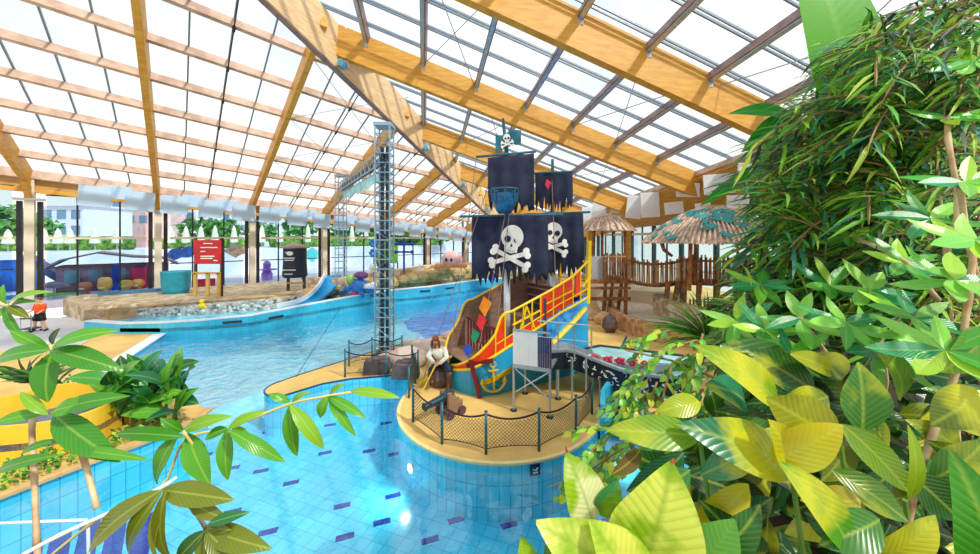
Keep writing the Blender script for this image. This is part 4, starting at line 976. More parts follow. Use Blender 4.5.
m = MB(); m.tube([pg+V((-.3,-.25,1.0)), pg+V((-.75,-.3,.12))], [.03,.02], 8); m.build('cutlass', 'ship_yellow', parent=st)
m = MB(); g = pg+V((-.3,.35,0)); m.ball(g+V((0,.05,.36)), (.42,.36,.42), 12, noise=.08, seed=4); m.build('seat_rock', 'dark_stone', label='grey rock seat under the pirate statue at the bow', cat='rock', smooth=True)
# man in orange shirt walking on the left deck
mg = G(40,331)
J = {'pelvis':(V((0,0,.95)),(.15,.12)),'belly':(V((0,0,1.1)),(.15,.12)),'chest':(V((.02,-.02,1.33)),(.2,.13)),'neck':(V((.02,-.03,1.52)),.06),'headb':(V((.0,-.05,1.6)),(.075,.08)),'headm':(V((.0,-.06,1.68)),(.085,.1)),'headt':(V((.0,-.05,1.78)),(.06,.07)),
 'shl':(V((.2,0,1.43)),.07),'ell':(V((.3,-.05,1.18)),.05),'wrl':(V((.2,-.22,1.02)),.035),'hnl':(V((.16,-.28,.98)),.04),'shr':(V((-.18,0,1.43)),.07),'elr':(V((-.3,.0,1.17)),.05),'wrr':(V((-.32,-.22,1.05)),.035),'hnr':(V((-.33,-.3,1.02)),.04),
 'hpl':(V((.09,0,.88)),.105),'knl':(V((.18,-.02,.5)),.075),'anl':(V((.3,.08,.09)),.05),'tol':(V((.34,-.06,.04)),.04),'hpr':(V((-.09,0,.88)),.105),'knr':(V((-.15,-.1,.5)),.075),'anr':(V((-.26,.0,.09)),.05),'tor':(V((-.36,-.12,.04)),.04)}
mn, bo = figure('person', mg, J, E_, 'person in orange shirt and dark shorts walking on the deck at far left', 'person', 'skin')
j = {k: J[k][0] for k in J}
part_tubes(mn, 'shirt', mat('orange',(240,84,20),.8,scale=6), [([j['pelvis']+V((0,0,.02)),j['belly'],j['chest'],j['chest'].lerp(j['neck'],.7)],[.2,.2,.22,.1]),([j['shl'],j['ell']],[.1,.085]),([j['shr'],j['elr']],[.1,.085])], 12)
part_tubes(mn, 'shorts', mat('shorts',(26,24,40),.8), [([j['pelvis']+V((0,0,.05)),j['pelvis']-V((0,0,.06))],[.19,.19]),([j['hpl'],j['knl'].lerp(j['hpl'],.15)],[.145,.13]),([j['hpr'],j['knr'].lerp(j['hpr'],.15)],[.145,.13])], 12)
part_tubes(mn, 'shoe', mat('shoe_navy',(30,30,60),.6), [([j['anl'],j['tol']+V((.02,-.06,0))],[.06,.05])], 8); part_tubes(mn, 'shoe', 'shoe_navy', [([j['anr'],j['tor']+V((-.02,-.06,0))],[.06,.05])], 8)
m = MB(); m.ball(mg+V((0,-.03,1.74)), (.1,.115,.09), 12); m.build('hair', 'hair_brown', parent=mn, smooth=True)
# low metal cart beside the person
ct = empty('utility_cart', G(31,333), 'low dark metal cart the orange-shirted person is pushing', 'cart')
g = G(31,332)
for z in (.2,.75): m = MB(); m.box(g+V((0,0,z)), (.6,.45,.05)); m.build('tray', 'steel_dark', parent=ct)
for a, b in ((-1,-1),(1,-1),(1,1),(-1,1)): m = MB(); m.tube([g+V((a*.28,b*.2,.08)), g+V((a*.28,b*.2,.95))], .02, 6); m.build('upright', 'steel', parent=ct); m = MB(); m.tube([g+V((a*.28-.02,b*.2,.06)),g+V((a*.28+.02,b*.2,.06))], .06, 10); m.build('wheel', 'black', parent=ct)
def onwall(x, off):
    k = (x-CX)/F; s = (k*(27.0+n_.y*off)-(-25.6+n_.x*off))/(d_.x-k*d_.y); return s
# ---------------------------------------------------------------- things along the far left bank
def WP(s, off, z=0): p = wl(s,off); return V((p[0],p[1],z))
aW = math.atan2(d_.y, d_.x)
mat('sign_red', (200,24,34), .5, scale=4, var=.05); mat('yellow_wood', (206,170,90), .6, scale=3, var=.12); mat('dark_frame', (60,40,30), .5)
# red notice board on yellow wooden frame
Y = 24.0; a = P(197,262,Y); sg_ = empty('notice_board', (a.x+.9,a.y,1.0), 'red notice board with white lines on dark posts above a yellow timber gate', 'sign')
cxb = px(208,Y); zt_ = pz(240,Y); zb_ = pz(264,Y); wb = 27/F*Y
m = MB(); m.box((cxb,Y,(zt_+zb_)/2), (wb,.08,zt_-zb_)); bd = m.build('board', 'sign_red', parent=sg_)
m = MB()
for (x0,x1,y) in [(204,213,243.5),(201,218,247.5),(201,206,251.5),(201,215,256.2),(201,213,258.4),(214,218,260.5)]: m.box(((px(x0,Y)+px(x1,Y))/2,Y-.05,pz(y,Y)), (px(x1,Y)-px(x0,Y),.02,.07))
m.build('white_lettering', 'white', parent=bd)
for x in (195,221): m = MB(); m.box((px(x,Y),Y+.06,(pz(238,Y)+.9)/2), (.14,.12,pz(238,Y)-.9)); m.build('post', 'dark_frame', parent=sg_)
for x in (196.5,209,220): m = MB(); m.box((px(x,Y),Y-.1,(pz(273,Y)+.8)/2), (.2,.14,pz(273,Y)-.8)); m.build('gate_post', 'yellow_wood', parent=sg_)
m = MB(); m.box((cxb,Y-.1,pz(273,Y)), (wb,.14,.16)); m.build('gate_rail', 'yellow_wood', parent=sg_)
# dark drum board with little roof
Y = 26.5; dr = empty('information_drum', (px(295,Y),Y,1.0), 'dark navy drum-shaped information board under a small conical grey roof', 'sign')
m = MB(); m.lathe([(.78,pz(277,Y)),(.86,pz(275,Y)),(.8,pz(262,Y)),(.8,pz(248,Y)),(.74,pz(247.5,Y))], (px(295,Y),Y,0), 18); m.build('drum', mat('drum_navy',(24,32,50),.5,scale=2), parent=dr, smooth=False)
m = MB(); m.lathe([(1.05,pz(248,Y)),(1.0,pz(246.5,Y)),(.25,pz(243.5,Y)),(.05,pz(243,Y))], (px(295,Y),Y,0), 18); m.build('conical_roof', mat('shingle',(150,130,125),.8,scale=6), parent=dr)
for x in (287.5,303.5): m = MB(); m.box((px(x,Y),Y+.1,(pz(248,Y)+.8)/2), (.16,.16,pz(248,Y)-.8)); m.build('leg', 'dark_frame', parent=dr)
m = MB(); m.box((px(295.5,Y),Y,pz(283,Y)), (1.25,.12,.1)); m.build('cross_rail', 'yellow_wood', parent=dr)
m = MB()
for (x0,x1,y) in [(292,299,252),(290,301,257.5),(291,300,259.5),(289,302,269),(291,299,273)]: m.box(((px(x0,Y)+px(x1,Y))/2,Y-.86,pz(y,Y)), (px(x1,Y)-px(x0,Y),.02,.06))
m.ball((px(296,Y),Y-.84,pz(253,Y)), (.26,.03,.16), 10); m.build('white_lettering', 'white', parent=dr)
# turquoise tub
Y = 25.5; m = MB(); m.lathe([(.72,1.0),(.8,1.3),(.86,pz(272,Y)),(.9,pz(271,Y)),(.78,pz(271,Y)),(.7,1.3)], (px(176,Y),Y,0), 20); m.build('water_tub', mat('tub',(40,165,195),.4), label='round turquoise tub on the terrace left of the red board', cat='tub', smooth=True)
# small yellow duck-like float figure on the pebbles edge
Y = 21.2; q = V((px(202,Y),Y,.75)); dk = empty('splash_figure', q, 'small yellow splash figure on the pebble bank', 'figure')
m = MB(); m.ball(q+V((0,0,.16)), (.2,.16,.16), 10); m.tube([q+V((-.15,0,.1)),q+V((-.3,0,-.05))], [.06,.03], 6); m.tube([q+V((.15,0,.1)),q+V((.3,0,-.05))], [.06,.03], 6); m.build('body', 'ship_yellow', parent=dk, smooth=True)
m = MB(); m.ball(q+V((0,0,.42)), .13, 10); m.tube([q+V((0,-.1,.42)),q+V((0,-.2,.4))], [.05,.02], 6); m.build('head', 'ship_yellow', parent=dk, smooth=True)
# blue slide ramp into the channel
Y = 23.5; sp = empty('water_slide', (px(325,Y),Y,.6), 'small white-rimmed blue slide curving down into the channel near the far truss tower', 'slide')
pts = [V((px(x,Yy),Yy,pz(y,Yy))) for x, y, Yy in [(334,276,26.5),(328,287,25.6),(318,297,24.6),(305,303,23.9),(288,306.5,23.2)]]
c_ = spl(pts, 6); m = MB(); m2 = MB()
for p, q in zip(c_, c_[1:]): m.bar(p, q, 1.1, .14); m2.bar(p+V((-.45,-.5,.12)), q+V((-.45,-.5,.12)), .14, .34)
m.build('chute', mat('slide_blue',(40,150,205),.3), parent=sp); m2.build('side_rim', 'white', parent=sp)
m = MB()
m.add([p+V((-.4,-.55,0)) for p in c_]+[V((p.x-.4,p.y-.55,.45)) for p in c_], [(i,i+1,len(c_)+i+1,len(c_)+i) for i in range(len(c_)-1)]); m.build('side_panel', 'slide_blue', parent=sp, solid=.06)
for x, lb in ((317,'left'),(340,'right')):
    Y = 26.2; m = MB(); m.box((px(x,Y),Y,pz(283,Y)), (1.0,.7,.8)); m.box((px(x,Y),Y-.37,pz(283,Y)), (.7,.04,.5)); m.build('stone_plinth', 'flat_stone', label='pale square stone plinth %s of the small blue slide' % lb, cat='plinth')
# sea-creature sculpture: blue octopus with purple shells
Y = 25.6; q = V((px(359,Y),Y,pz(297,Y))); oc = empty('octopus_sculpture', q, 'colourful blue and purple sea creature sculpture between the two towers', 'sculpture')
m = MB(); m.ball(q+V((0,0,.75)), (.75,.5,.6), 14, noise=.05, seed=1)
for k in range(7):
    a = k*.9-.3; m.tube([q+V((math.cos(a)*.4,math.sin(a)*.3,.5)), q+V((math.cos(a)*1.0,math.sin(a)*.5,.45+.2*math.sin(k*2))), q+V((math.cos(a)*1.3,math.sin(a)*.5,.1)), q+V((math.cos(a)*1.1,math.sin(a)*.4,.05))], [.22,.18,.12,.06], 8)
m.build('body', mat('oct_blue',(26,70,170),.4,scale=3,var=.3,c2=(40,140,190)), parent=oc, smooth=True)
m = MB(); m.ball(q+V((.2,-.1,1.6)), (.55,.3,.28), 12); m.build('shell', mat('shell_purple',(110,60,120),.5,scale=6,var=.3), parent=oc, smooth=True)
m = MB(); m.ball(q+V((-.6,-.1,1.3)), (.3,.25,.4), 12); m.build('coral', mat('coral_green',(150,190,90),.5), parent=oc, smooth=True)
m = MB(); m.ball(q+V((1.15,-.3,.9)), .26, 12); m.tube([q+V((.5,-.2,.8)),q+V((1.1,-.3,.85))], [.2,.22], 8); m.build('head', 'white', parent=oc, smooth=True)
m = MB(); m.ball(q+V((-.25,-.45,.2)), (.4,.2,.25), 12); m.build('red_shell', mat('shell_red',(190,40,90),.5), parent=oc, smooth=True)
# flower pole
Y = 27.5; q = V((px(374,Y),Y,1.0)); fw = empty('flower_pole', q, 'blue pole with white petalled flower and blue blooms right of the octopus sculpture', 'ornament')
m = MB(); m.tube([q, q+V((0,0,pz(243,Y)-1))], .06, 8); m.build('pole', 'oct_blue', parent=fw)
for z, c in ((pz(243,Y),'oct_blue'),(pz(253,Y),'oct_blue'),(pz(268,Y),'white')):
    m = MB()
    for k in range(6): m.ball(V((q.x+.22*math.cos(k*1.047),Y-.1,z+.22*math.sin(k*1.047))), (.16,.06,.16), 8)
    m.build('blossom', c, parent=fw, smooth=True)
m = MB(); m.ball(V((q.x,Y-.18,pz(268,Y))), .11, 8); m.build('blossom_centre', 'ship_yellow', parent=fw)
# pink dome creature with black eyes on the rock wall
Y = 31.5; q = V((px(451,Y),Y,2.35)); pk = empty('pink_dome_figure', q, 'pink and peach domed play figure with black eyes on the far rock wall', 'figure')
m = MB(); m.ball(q+V((.1,0,.75)), (.95,.7,.75), 16); m.build('dome', mat('dome_pink',(240,190,185),.4,scale=3), parent=pk, smooth=True)
m = MB()
for k in range(6): m.ball(q+V((-1.1+k*.46,-.35,.22)), (.32,.3,.26), 10)
m.build('arms', mat('peach',(236,160,100),.5), parent=pk, smooth=True)
for x in (-.35,.1): m = MB(); m.ball(q+V((x,-.66,.72)), (.12,.08,.16), 10); m.build('eye', 'black', parent=pk, smooth=True)
# blue rope climbing pole with cross arms
Y = 30; q = V((px(404,Y),Y,2.0)); m = MB(); m.tube([q,q+V((0,0,pz(238,Y)-2.0))], .09, 8)
for z in (pz(244,Y),pz(252,Y)): m.tube([q+V((-.7,0,z-2.0)),q+V((.7,0,z-2.0))], .08, 8); m.ball(q+V((-.7,0,z-2.0)), .17, 8); m.ball(q+V((.7,0,z-2.0)), .17, 8)
m.build('spray_pole', mat('cobalt',(20,60,170),.4), label='cobalt blue spray pole with knobbed cross arms behind the near truss tower', cat='pole')
Y = 31; m = MB(); m.box((px(388,Y),Y,pz(253,Y)), (1.7,.5,1.8)); m.box((px(388,Y),Y,pz(243,Y)), (1.2,.4,.3)); m.build('play_block', mat('lime',(130,205,60),.6), label='lime green play block beyond the near truss tower', cat='block')
Y = 27.8; q = V((px(267,Y),Y,1.0)); pu = empty('purple_play_tower', q, 'lilac plastic play tower standing outside behind the glass', 'toy')
m = MB(); m.lathe([(.45,0),(.5,.6),(.3,1.0),(.35,1.6),(.15,1.9)], WP(onwall(267,3),3,.86), 12); m.build('tower', mat('lilac',(190,140,225),.5), parent=pu)
m = MB(); m.lathe([(.9,1.0),(.9,1.1)], WP(onwall(267,3),3,.86), 12); m.build('canopy', 'lilac', parent=pu)
# ---------------------------------------------------------------- outside: retaining wall, parasols, hedge, houses
RW = 14
m = MB(); m.wall([wl(s,RW) for s in range(-44,60,4)], .8, 3.75, .4); m.build('retaining_wall', mat('out_white',(236,236,244),.7,scale=.4,var=.05,c2=(205,215,235)), label='long white retaining wall outside the left glass, with murals', cat='wall', keep=(0,0,0))
m = MB(); m.prism([wl(-60,RW+.4),wl(60,RW+.4),wl(60,RW+16),wl(-60,RW+16)], 1, 3.7); m.build('upper_terrace', 'terrace', label='raised outdoor terrace above the white retaining wall', cat='terrace', kind='structure', keep=(0,0,0))
def mural(name, x0, x1, y0, y1, m_, label, shape, off=RW-.03):
    m = MB(); s0, s1 = onwall(x0,off), onwall(x1,off); pc_ = WP((s0+s1)/2,off); z0, z1 = pz(y1,pc_.y), pz(y0,pc_.y)
    pts = []
    for i in range(24):
        t = 2*math.pi*i/24; u, v_ = math.cos(t), math.sin(t)
        if shape == 'fish': v_ *= (1-.65*abs(u)**.7)+.25*(u>.6)
        if shape == 'bone': v_ *= .45+.55*abs(u); v_ += .25*u
        p = WP((s0+s1)/2+(s1-s0)/2*u,off); pts.append(V((p.x,p.y,(z0+z1)/2+(z1-z0)/2*v_)))
    m.add(pts+[sum(pts,V())/24], [(i,(i+1)%24,24) for i in range(24)]); m.build(name, m_, label=label, cat='mural', solid=.02)
mural('wall_mural', 167,196,244,262, mat('mural_navy',(30,80,150),.6,scale=3,c2=(20,50,110)), 'dark blue fish mural on the white wall left of the red board', 'bone')
mural('wall_mural', 224,247,243,258, mat('mural_brown',(170,120,70),.6,scale=2,c2=(50,90,120),var=.3), 'brown and teal ray mural on the white wall right of the red board', 'fish')
mural('wall_mural', 302,322,247,262, mat('mural_aqua',(90,200,205),.6), 'aqua wave mural on the white wall right of the drum', 'fish')
m = MB(); m.box(WP(onwall(-8,8),8,2.0), (5,.4,2.6), aW); m.build('mural_wall', mat('mur_blue',(20,100,190),.5,scale=1.0,var=.2,c2=(20,60,150)), label='deep blue outdoor wall at the far left behind glass', cat='wall')
mat('parasol_cream', (240,234,214), .8, scale=3)
k = 0; on = ['1st','2nd','3rd','4th','5th','6th','7th','8th','9th','10th','11th','12th','13th','14th','15th','16th','17th','18th']
for x in (8,44,58,70,95,117,171,186,201,215,234,262,280,308,352):
    s = onwall(x,RW+2.5); q = WP(s,RW+2.5,3.7); hh = 23/F*q.y
    t = empty('closed_parasol', q, 'closed cream parasol on the upper outdoor terrace, %s from left' % on[k], 'parasol', 'closed parasols on the upper terrace'); k += 1
    m = MB(); m.lathe([(.1,.7),(.42,.8),(.36,hh*.5),(.2,hh*.85),(.04,hh)], q, 8); m.build('folded_canopy', 'parasol_cream', parent=t)
    m = MB(); m.tube([q,q+V((0,0,.8))], .05, 6); m.build('pole', 'steel', parent=t)
    m = MB(); m.box(q+V((0,0,.05)), (.6,.6,.1)); m.build('base', 'paving', parent=t)
mat('hedge', (110,150,60), .9, scale=3, var=.4, c2=(50,90,35), bump=1); mat('tree_green', (70,130,60), .9, scale=2, var=.4, c2=(30,80,40), bump=1)
for i, (s0, s1, off, z0, z1, lb) in enumerate([(-14,-2,RW+5,3.7,5.2,'left'),(-1,10,RW+5,3.7,5.0,'middle'),(11,40,RW+5,3.7,5.3,'right')]):
    m = MB(); a = WP((s0+s1)/2,off,(z0+z1)/2); m.box(a, (s1-s0,1.2,z1-z0), aW); m.build('hedge', 'hedge', label='long clipped green hedge behind the parasols, %s one' % lb, cat='hedge', bevel=.3)
r_ = random.Random(9)
def canopy(q, rx, rz, n, m_, label, dens=260):
    t = empty('tree', q, label, 'tree', 'trees beyond the glass'); m = MB(); m.tube([q, q+V((0,0,rz))], [.25,.12], 6); m.build('trunk', 'dark_frame', parent=t)
    m = MB()
    for k in range(dens):
        d = V((r_.gauss(0,1),r_.gauss(0,1),r_.gauss(0,1))).normalized(); p = q+V((0,0,rz*1.2))+V((d.x*rx,d.y*rx,d.z*rz))*r_.uniform(.6,1); d2 = V((r_.gauss(0,1),r_.gauss(0,1),r_.gauss(0,.6))).normalized()
        leaf(m, p, p+d2*rx*.35, rx*.25, d, .1, 2, .2, 1, jit((90,150,70),r_,.35))
    m.build('foliage', 'leaf_plain', parent=t)
leaf_mat('leaf_plain', .5, .1, transl=.25)
for i, (x, y, Y, rx) in enumerate([(10,225,46,3.2),(30,222,48,2.6),(200,222,52,2.6),(222,222,52,2.4),(262,220,56,2.4),(300,222,60,3),(345,225,60,3),(385,224,62,3),(410,226,60,2.5),(440,228,60,2.5)]):
    q = V((px(x,Y),Y,3.7)); canopy(q, rx, rx*.8, 0, None, 'leafy green tree beyond the left glass, %s from left' % on[i])
mat('house_white', (232,232,240), .8, scale=1, var=.04); mat('house_pink', (226,190,186), .8, scale=1); mat('house_glass', (120,150,175), .2, scale=2)
for i, (x0, x1, y0, Y, mt, lb) in enumerate([(40,83,206,58,'house_white','white modernist house behind the parasols at left'),(84,150,199,69,'house_pink','pinkish apartment block beyond the second window bay'),(163,196,198,78,'house_white','tall white block beyond the red notice board'),(205,300,212,90,'house_white','long pale building far behind the drum board'),(-60,36,214,70,'house_white','pale building at far left behind the trees')]):
    zt_ = pz(y0,Y); q = V((px((x0+x1)/2,Y),Y,1)); wd = (x1-x0)/F*Y; t = empty('apartment_building', q, lb, 'building')
    m = MB(); m.box((q.x,Y+4,(zt_+1)/2), (wd,8,zt_-1)); m.build('walls', mt, parent=t)
    m = MB(); m.box((q.x,Y+3.8,zt_+.15), (wd+.8,8.6,.3)); m.build('roof_slab', mt, parent=t)
    n = max(3,int(wd/2.2))
    for r0 in range(2):
        for k in range(n):
            m = MB(); m.box((q.x-wd/2+(k+.5)*wd/n, Y-.02, zt_-1.4-2.6*r0), (wd/n*.62,.08,1.5)); m.build('window_pane', 'house_glass', parent=t)
# hut, toy figures, slide ramp outside
hq = WP(onwall(118,5.2),5.2,.85); ht = empty('wooden_hut', hq, 'purple-brown wooden garden hut with arched roof outside the glass', 'hut')
m = MB(); m.box(hq+V((0,0,1.0)), (6.2,2.6,2.0), aW); m.build('walls', mat('hut_wood',(160,112,140),.7,scale=2,c2=(120,84,120)), parent=ht)
m = MB(); pr = [(-3.7,1.9),(-2.8,2.5),(-1,3.0),(1,2.6),(2.6,2.5),(3.7,1.9)]
ax_ = V((math.cos(aW),math.sin(aW),0)); ay_ = V((-math.sin(aW),math.cos(aW),0))
for (a,b),(c,d) in zip(pr,pr[1:]): m.add([hq+ax_*a+V((0,0,b))-ay_*1.8, hq+ax_*c+V((0,0,d))-ay_*1.8, hq+ax_*c+V((0,0,d))+ay_*1.8, hq+ax_*a+V((0,0,b))+ay_*1.8], [(0,1,2,3)])
m.build('arched_roof', mat('hut_roof',(150,124,130),.7,scale=2), parent=ht, solid=.12)
for k in range(4): m = MB(); m.box(hq+ax_*(-2.3+k*1.2)-ay_*1.33+V((0,0,1.2)), (.8,.06,1.0), aW); m.build('window_pane', 'house_glass', parent=ht)
m = MB(); m.box(WP(onwall(116,3.4),3.4,1.9), (.45,.3,2.1), aW); m.build('banner_stand', mat('ban_blue',(20,80,210),.5), label='tall bright blue banner stand in front of the hut', cat='banner')
m = MB(); m.box(WP(onwall(139,3.7),3.7,1.7), (.9,.3,1.8), aW); m.build('snack_poster', mat('ban_pink',(225,60,120),.5,scale=2), label='pink poster board right of the hut', cat='poster')
for i, (x, off, c, lb) in enumerate([(85,2.6,(190,110,90),'small reddish'),(105,2.4,(240,170,90),'large orange'),(126,2.4,(236,180,80),'yellow'),(138,2.6,(240,150,70),'small amber')]):
    s = onwall(x,off); q = WP(s,off,.85); h = 1.15 if i == 1 else .85; t = empty('garden_pod_chair', q, '%s rounded outdoor pod chair on the paving' % lb, 'chair'); m = MB(); m.lathe([(.22,0),(.26,.08),(.16,.12),(.36,.3),(.42,.5),(.36,h-.1),(.2,h)], q, 14); m.build('shell', mat('pod%d'%i,c,.5), parent=t, smooth=True); m = MB(); m.box(q+V((.1,-.36,.4)), (.35,.16,.1)); m.build('seat', 'parasol_cream', parent=t)
m = MB(); a = WP(onwall(26,9),9.0,3.5); b = WP(onwall(76,8),8,.95); m.bar(a, b, 1.6, .25); sl = m.build('ramp_slide', mat('slide_dark',(110,60,80),.6,scale=2,c2=(40,60,90)), label='sloping maroon and navy slide outside behind the first window bay', cat='slide')
m = MB(); m.bar(a+V((0,0,.05))-ay_*.85, b+V((0,0,.05))-ay_*.85, .2, .45); m.build('side_rail', mat('navy2',(40,60,110),.5), parent=sl)
m = MB(); m.prism([wl(onwall(40,2),2),wl(onwall(84,3.5),3.5),wl(onwall(46,4.5),4.5)], .86, .9); m.build('lawn_patch', mat('lawn',(110,190,60),.9,scale=5), label='bright green lawn wedge outside the first bay', cat='lawn')
q = WP(onwall(54,1.0),1.0,.86); t = empty('garden_umbrella', q, 'small drooping dark grey umbrella just outside the first bay', 'umbrella'); m = MB(); m.lathe([(.8,.75),(.6,1.0),(.2,1.12),(.04,1.15)], q, 10); m.build('canopy', mat('umb',(120,100,125),.7), parent=t); m = MB(); m.tube([q,q+V((0,0,1.05))], .04, 6); m.build('pole', 'steel', parent=t)
m = MB(); a = WP(-3,-.9,1.1); b = WP(1.5,-1.1,1.1); m.bar(a,b,.5,.25); m.build('blue_bench', mat('bench_blue',(70,130,170),.5), label='long blue-grey bench along the glass in the first full bay', cat='bench')
m = MB(); m.box(WP(onwall(204,1.4),1.4,1.2), (1.5,.5,.6), aW); m.build('bumper_seat', mat('bright_red',(225,40,60),.5), label='bright red low seat outside behind the red board posts', cat='seat')
# ---------------------------------------------------------------- right side: huts, bridge, stone ramp
mat('log', (150,98,52), .75, scale=3, var=.25, c2=(112,68,36)); mat('log_pale', (196,150,96), .75, scale=3, var=.2); mat('thatch', (222,200,176), .9, scale=5, var=.2, c2=(180,150,130))
br = empty('log_deck', G(612,322), 'square log landing deck on posts left of the rope bridge', 'deck')
Yd = 21.5; zd = pz(279,Yd)
m = MB(); m.box((px(607,Yd),Yd+.9,zd-.12), (2.6,2.4,.25)); m.build('platform', 'log', parent=br)
m = MB(); m.box((px(607,Yd),Yd-.35,zd-.5), (2.6,.14,.16)); m.build('joist', 'log', parent=br)
m = MB(); m.box((px(607,Yd),Yd-.35,zd-1.15), (2.6,.12,.2)); m.build('lower_joist', 'log', parent=br)
for x in (604,611,620,624): m = MB(); m.tube([(px(x,Yd),Yd-.2+.35*(x%3),0),(px(x,Yd)+.05,Yd-.2,zd)], [.13,.1], 8); m.build('leg', 'log', parent=br)
for k in range(9): x = 603+k*2.6; m = MB(); m.tube([(px(x,Yd),Yd-.3,zd),(px(x,Yd)+.02*(k%3-1),Yd-.3,zd+1.55+.08*(k%2))], .06, 6); m.build('paling', 'log', parent=br)
m = MB(); m.box((px(613,Yd),Yd-.3,zd+1.4), (1.4,.1,.1)); m.build('rail', 'log_pale', parent=br)
m = MB(); m.box((px(594,Yd),Yd-.1,zd+.7), (1.1,.04,1.4)); m.build('net_panel', mat('grey_net',(170,170,175),.8,scale=10), parent=br)
rb = empty('rope_bridge', (px(650,21),21,0), 'sagging suspension bridge with vertical log palings between deck and thatched hut', 'bridge')
for k in range(26):
    t = k/25; x = 626+t*58; Yb = 21.3-.6*t; sag_ = 4*t*(1-t)*.28; m = MB(); zz = zd-sag_-.1; m.tube([(px(x,Yb),Yb,zz),(px(x,Yb)+.03*math.sin(k*3),Yb,zz+1.5+.1*math.sin(k*5))], .05+.012*math.sin(k*2), 6); m.build('paling', 'log_pale' if k%3 else 'log', parent=rb)
for dz_ in (.0,1.25):
    m = MB(); m.tube([(px(626+i*5.8,21.3-.06*i),21.25-.06*i,zd-4*(i/10)*(1-i/10)*.28+dz_-.02) for i in range(11)], .07, 8); m.build('rope_rail', 'log', parent=rb)
m = MB()
for i in range(20): t = i/20; x = 626+t*58; Yb = 21.3-.6*t; m.box((px(x+1.4,Yb),Yb+.6,zd-4*t*(1-t)*.28-.12), (.16,1.3,.06))
m.build('tread', 'log', parent=rb)
rd = empty('log_gallery', (px(720,20),20,0), 'long log gallery with palings on tree-trunk posts under the thatched hut', 'deck')
for k in range(36):
    t = k/35; x = 684+t*80; Yb = 20.6-1.6*t; m = MB(); m.tube([(px(x,Yb),Yb,zd-.1),(px(x,Yb)+.04*math.sin(k*3),Yb,zd+1.45+.12*math.sin(k*5))], .05+.015*math.sin(k*2), 6); m.build('paling', 'log_pale' if k%3==0 else 'log', parent=rd)
m = MB(); m.bar((px(684,20.6),21.3,zd-.1),(px(766,19),20.0,zd-.1), 1.5, .25); m.build('platform', 'log', parent=rd)
m = MB(); m.bar((px(684,20.6),20.55,zd+1.2),(px(766,19),18.95,zd+1.2), .1, .12); m.build('rail', 'log', parent=rd)
for k, x in enumerate((668,676,686,700,716,738,752)):
    Yb = 20.4-.15*k; m = MB(); m.tube([(px(x,Yb)+.2,Yb,.4),(px(x,Yb)-.1,Yb,zd*.5),(px(x,Yb)+.15*math.sin(k*2),Yb,zd)], [.2,.13,.16], 8); m.build('trunk_leg', 'log', parent=rd, smooth=True)
m = MB(); m.tube([(px(690,19.6),19.6,.6),(px(715,19.6),19.5,1.5),(px(740,19.4),19.4,2.4)], [.1,.12,.08], 8); m.build('leaning_branch', 'log', parent=rd)
for k in range(14): x = 690+k*3.6; m = MB(); m.tube([(px(x,20),20,.6),(px(x,20),20,1.5+.05*(k%3))], .05, 6); m.build('lower_paling', 'log', parent=rd)
def thatch_hut(name, cx_, cy_, zr, r0, h, lb, post, flecks=False, n=60):
    t = empty(name, (cx_,cy_,post[0]), lb, 'hut'); m = MB()
    m.lathe([(r0,zr),(r0*.78,zr+h*.38),(r0*.45,zr+h*.72),(r0*.12,zr+h*.96),(.03,zr+h)], (cx_,cy_,0), 28); m.build('roof_core', 'thatch', parent=t)
    m = MB(); rr_ = random.Random(int(cx_*10))
    for k in range(n):
        a = 2*math.pi*k/n; f = [(1.06,-.03),(.8,.38),(.47,.73),(.12,.98)]; j_ = rr_.uniform(-.03,.05)
        m.tube([V((cx_+r0*u*math.cos(a),cy_+r0*u*math.sin(a),zr+h*v_+.04+j_)) for u, v_ in f], [.05,.055,.04,.02], 5)
    m.build('thatch_reeds', 'thatch', parent=t)
    if flecks:
        m = MB()
        for k in range(60):
            a = rr_.uniform(math.pi*.85,math.pi*1.75); u = rr_.uniform(.35,1.0); v_ = interp([(.12,.98),(.47,.73),(.8,.38),(1.06,0)], u); p = V((cx_+r0*u*math.cos(a),cy_+r0*u*math.sin(a),zr+h*v_+.12)); s_ = rr_.uniform(.14,.36)
            tg = V((-math.sin(a),math.cos(a),0)); dn = V((math.cos(a)*.75,math.sin(a)*.75,-.5)); m.add([p-tg*s_,p-dn*s_*.7,p+tg*s_,p+dn*s_], [(0,1,2,3)])
        m.build('patch_pattern', mat('verdigris',(60,150,150),.8,scale=5), parent=t, solid=.02)
    for dx, dy in ((-.75,-.5),(.75,-.5),(0,.6)):
        m = MB(); m.tube([(cx_+dx*r0*.8,cy_+dy*r0*.8,post[0]),(cx_+dx*r0*.75,cy_+dy*r0*.75,post[1])], .1, 8); m.build('post', 'log', parent=t)
Yh = 23; thatch_hut('thatched_parasol_hut', px(606,Yh), Yh, pz(231,Yh), 1.75, 1.1, 'small pale thatched roof hut above the left log deck', (2.4,pz(228,Yh)), n=26)
Yh = 18.6; thatch_hut('thatched_hut', px(712,Yh), Yh, pz(243,Yh), 3.25, 1.95, 'large domed thatched hut with teal patches behind the palm leaves', (2.4,pz(238,Yh)), True, 90)
m = MB(); Yb = 19.3; m.tube([V((px(x,Yb),Yb,pz(y,Yb))) for x, y in ((655,235),(661,240),(664,250),(672,256))], [.16,.13,.1,.08], 8); m.build('curled_branch', 'log', label='curled bare branch at the left eave of the large thatched hut', cat='branch', smooth=True)
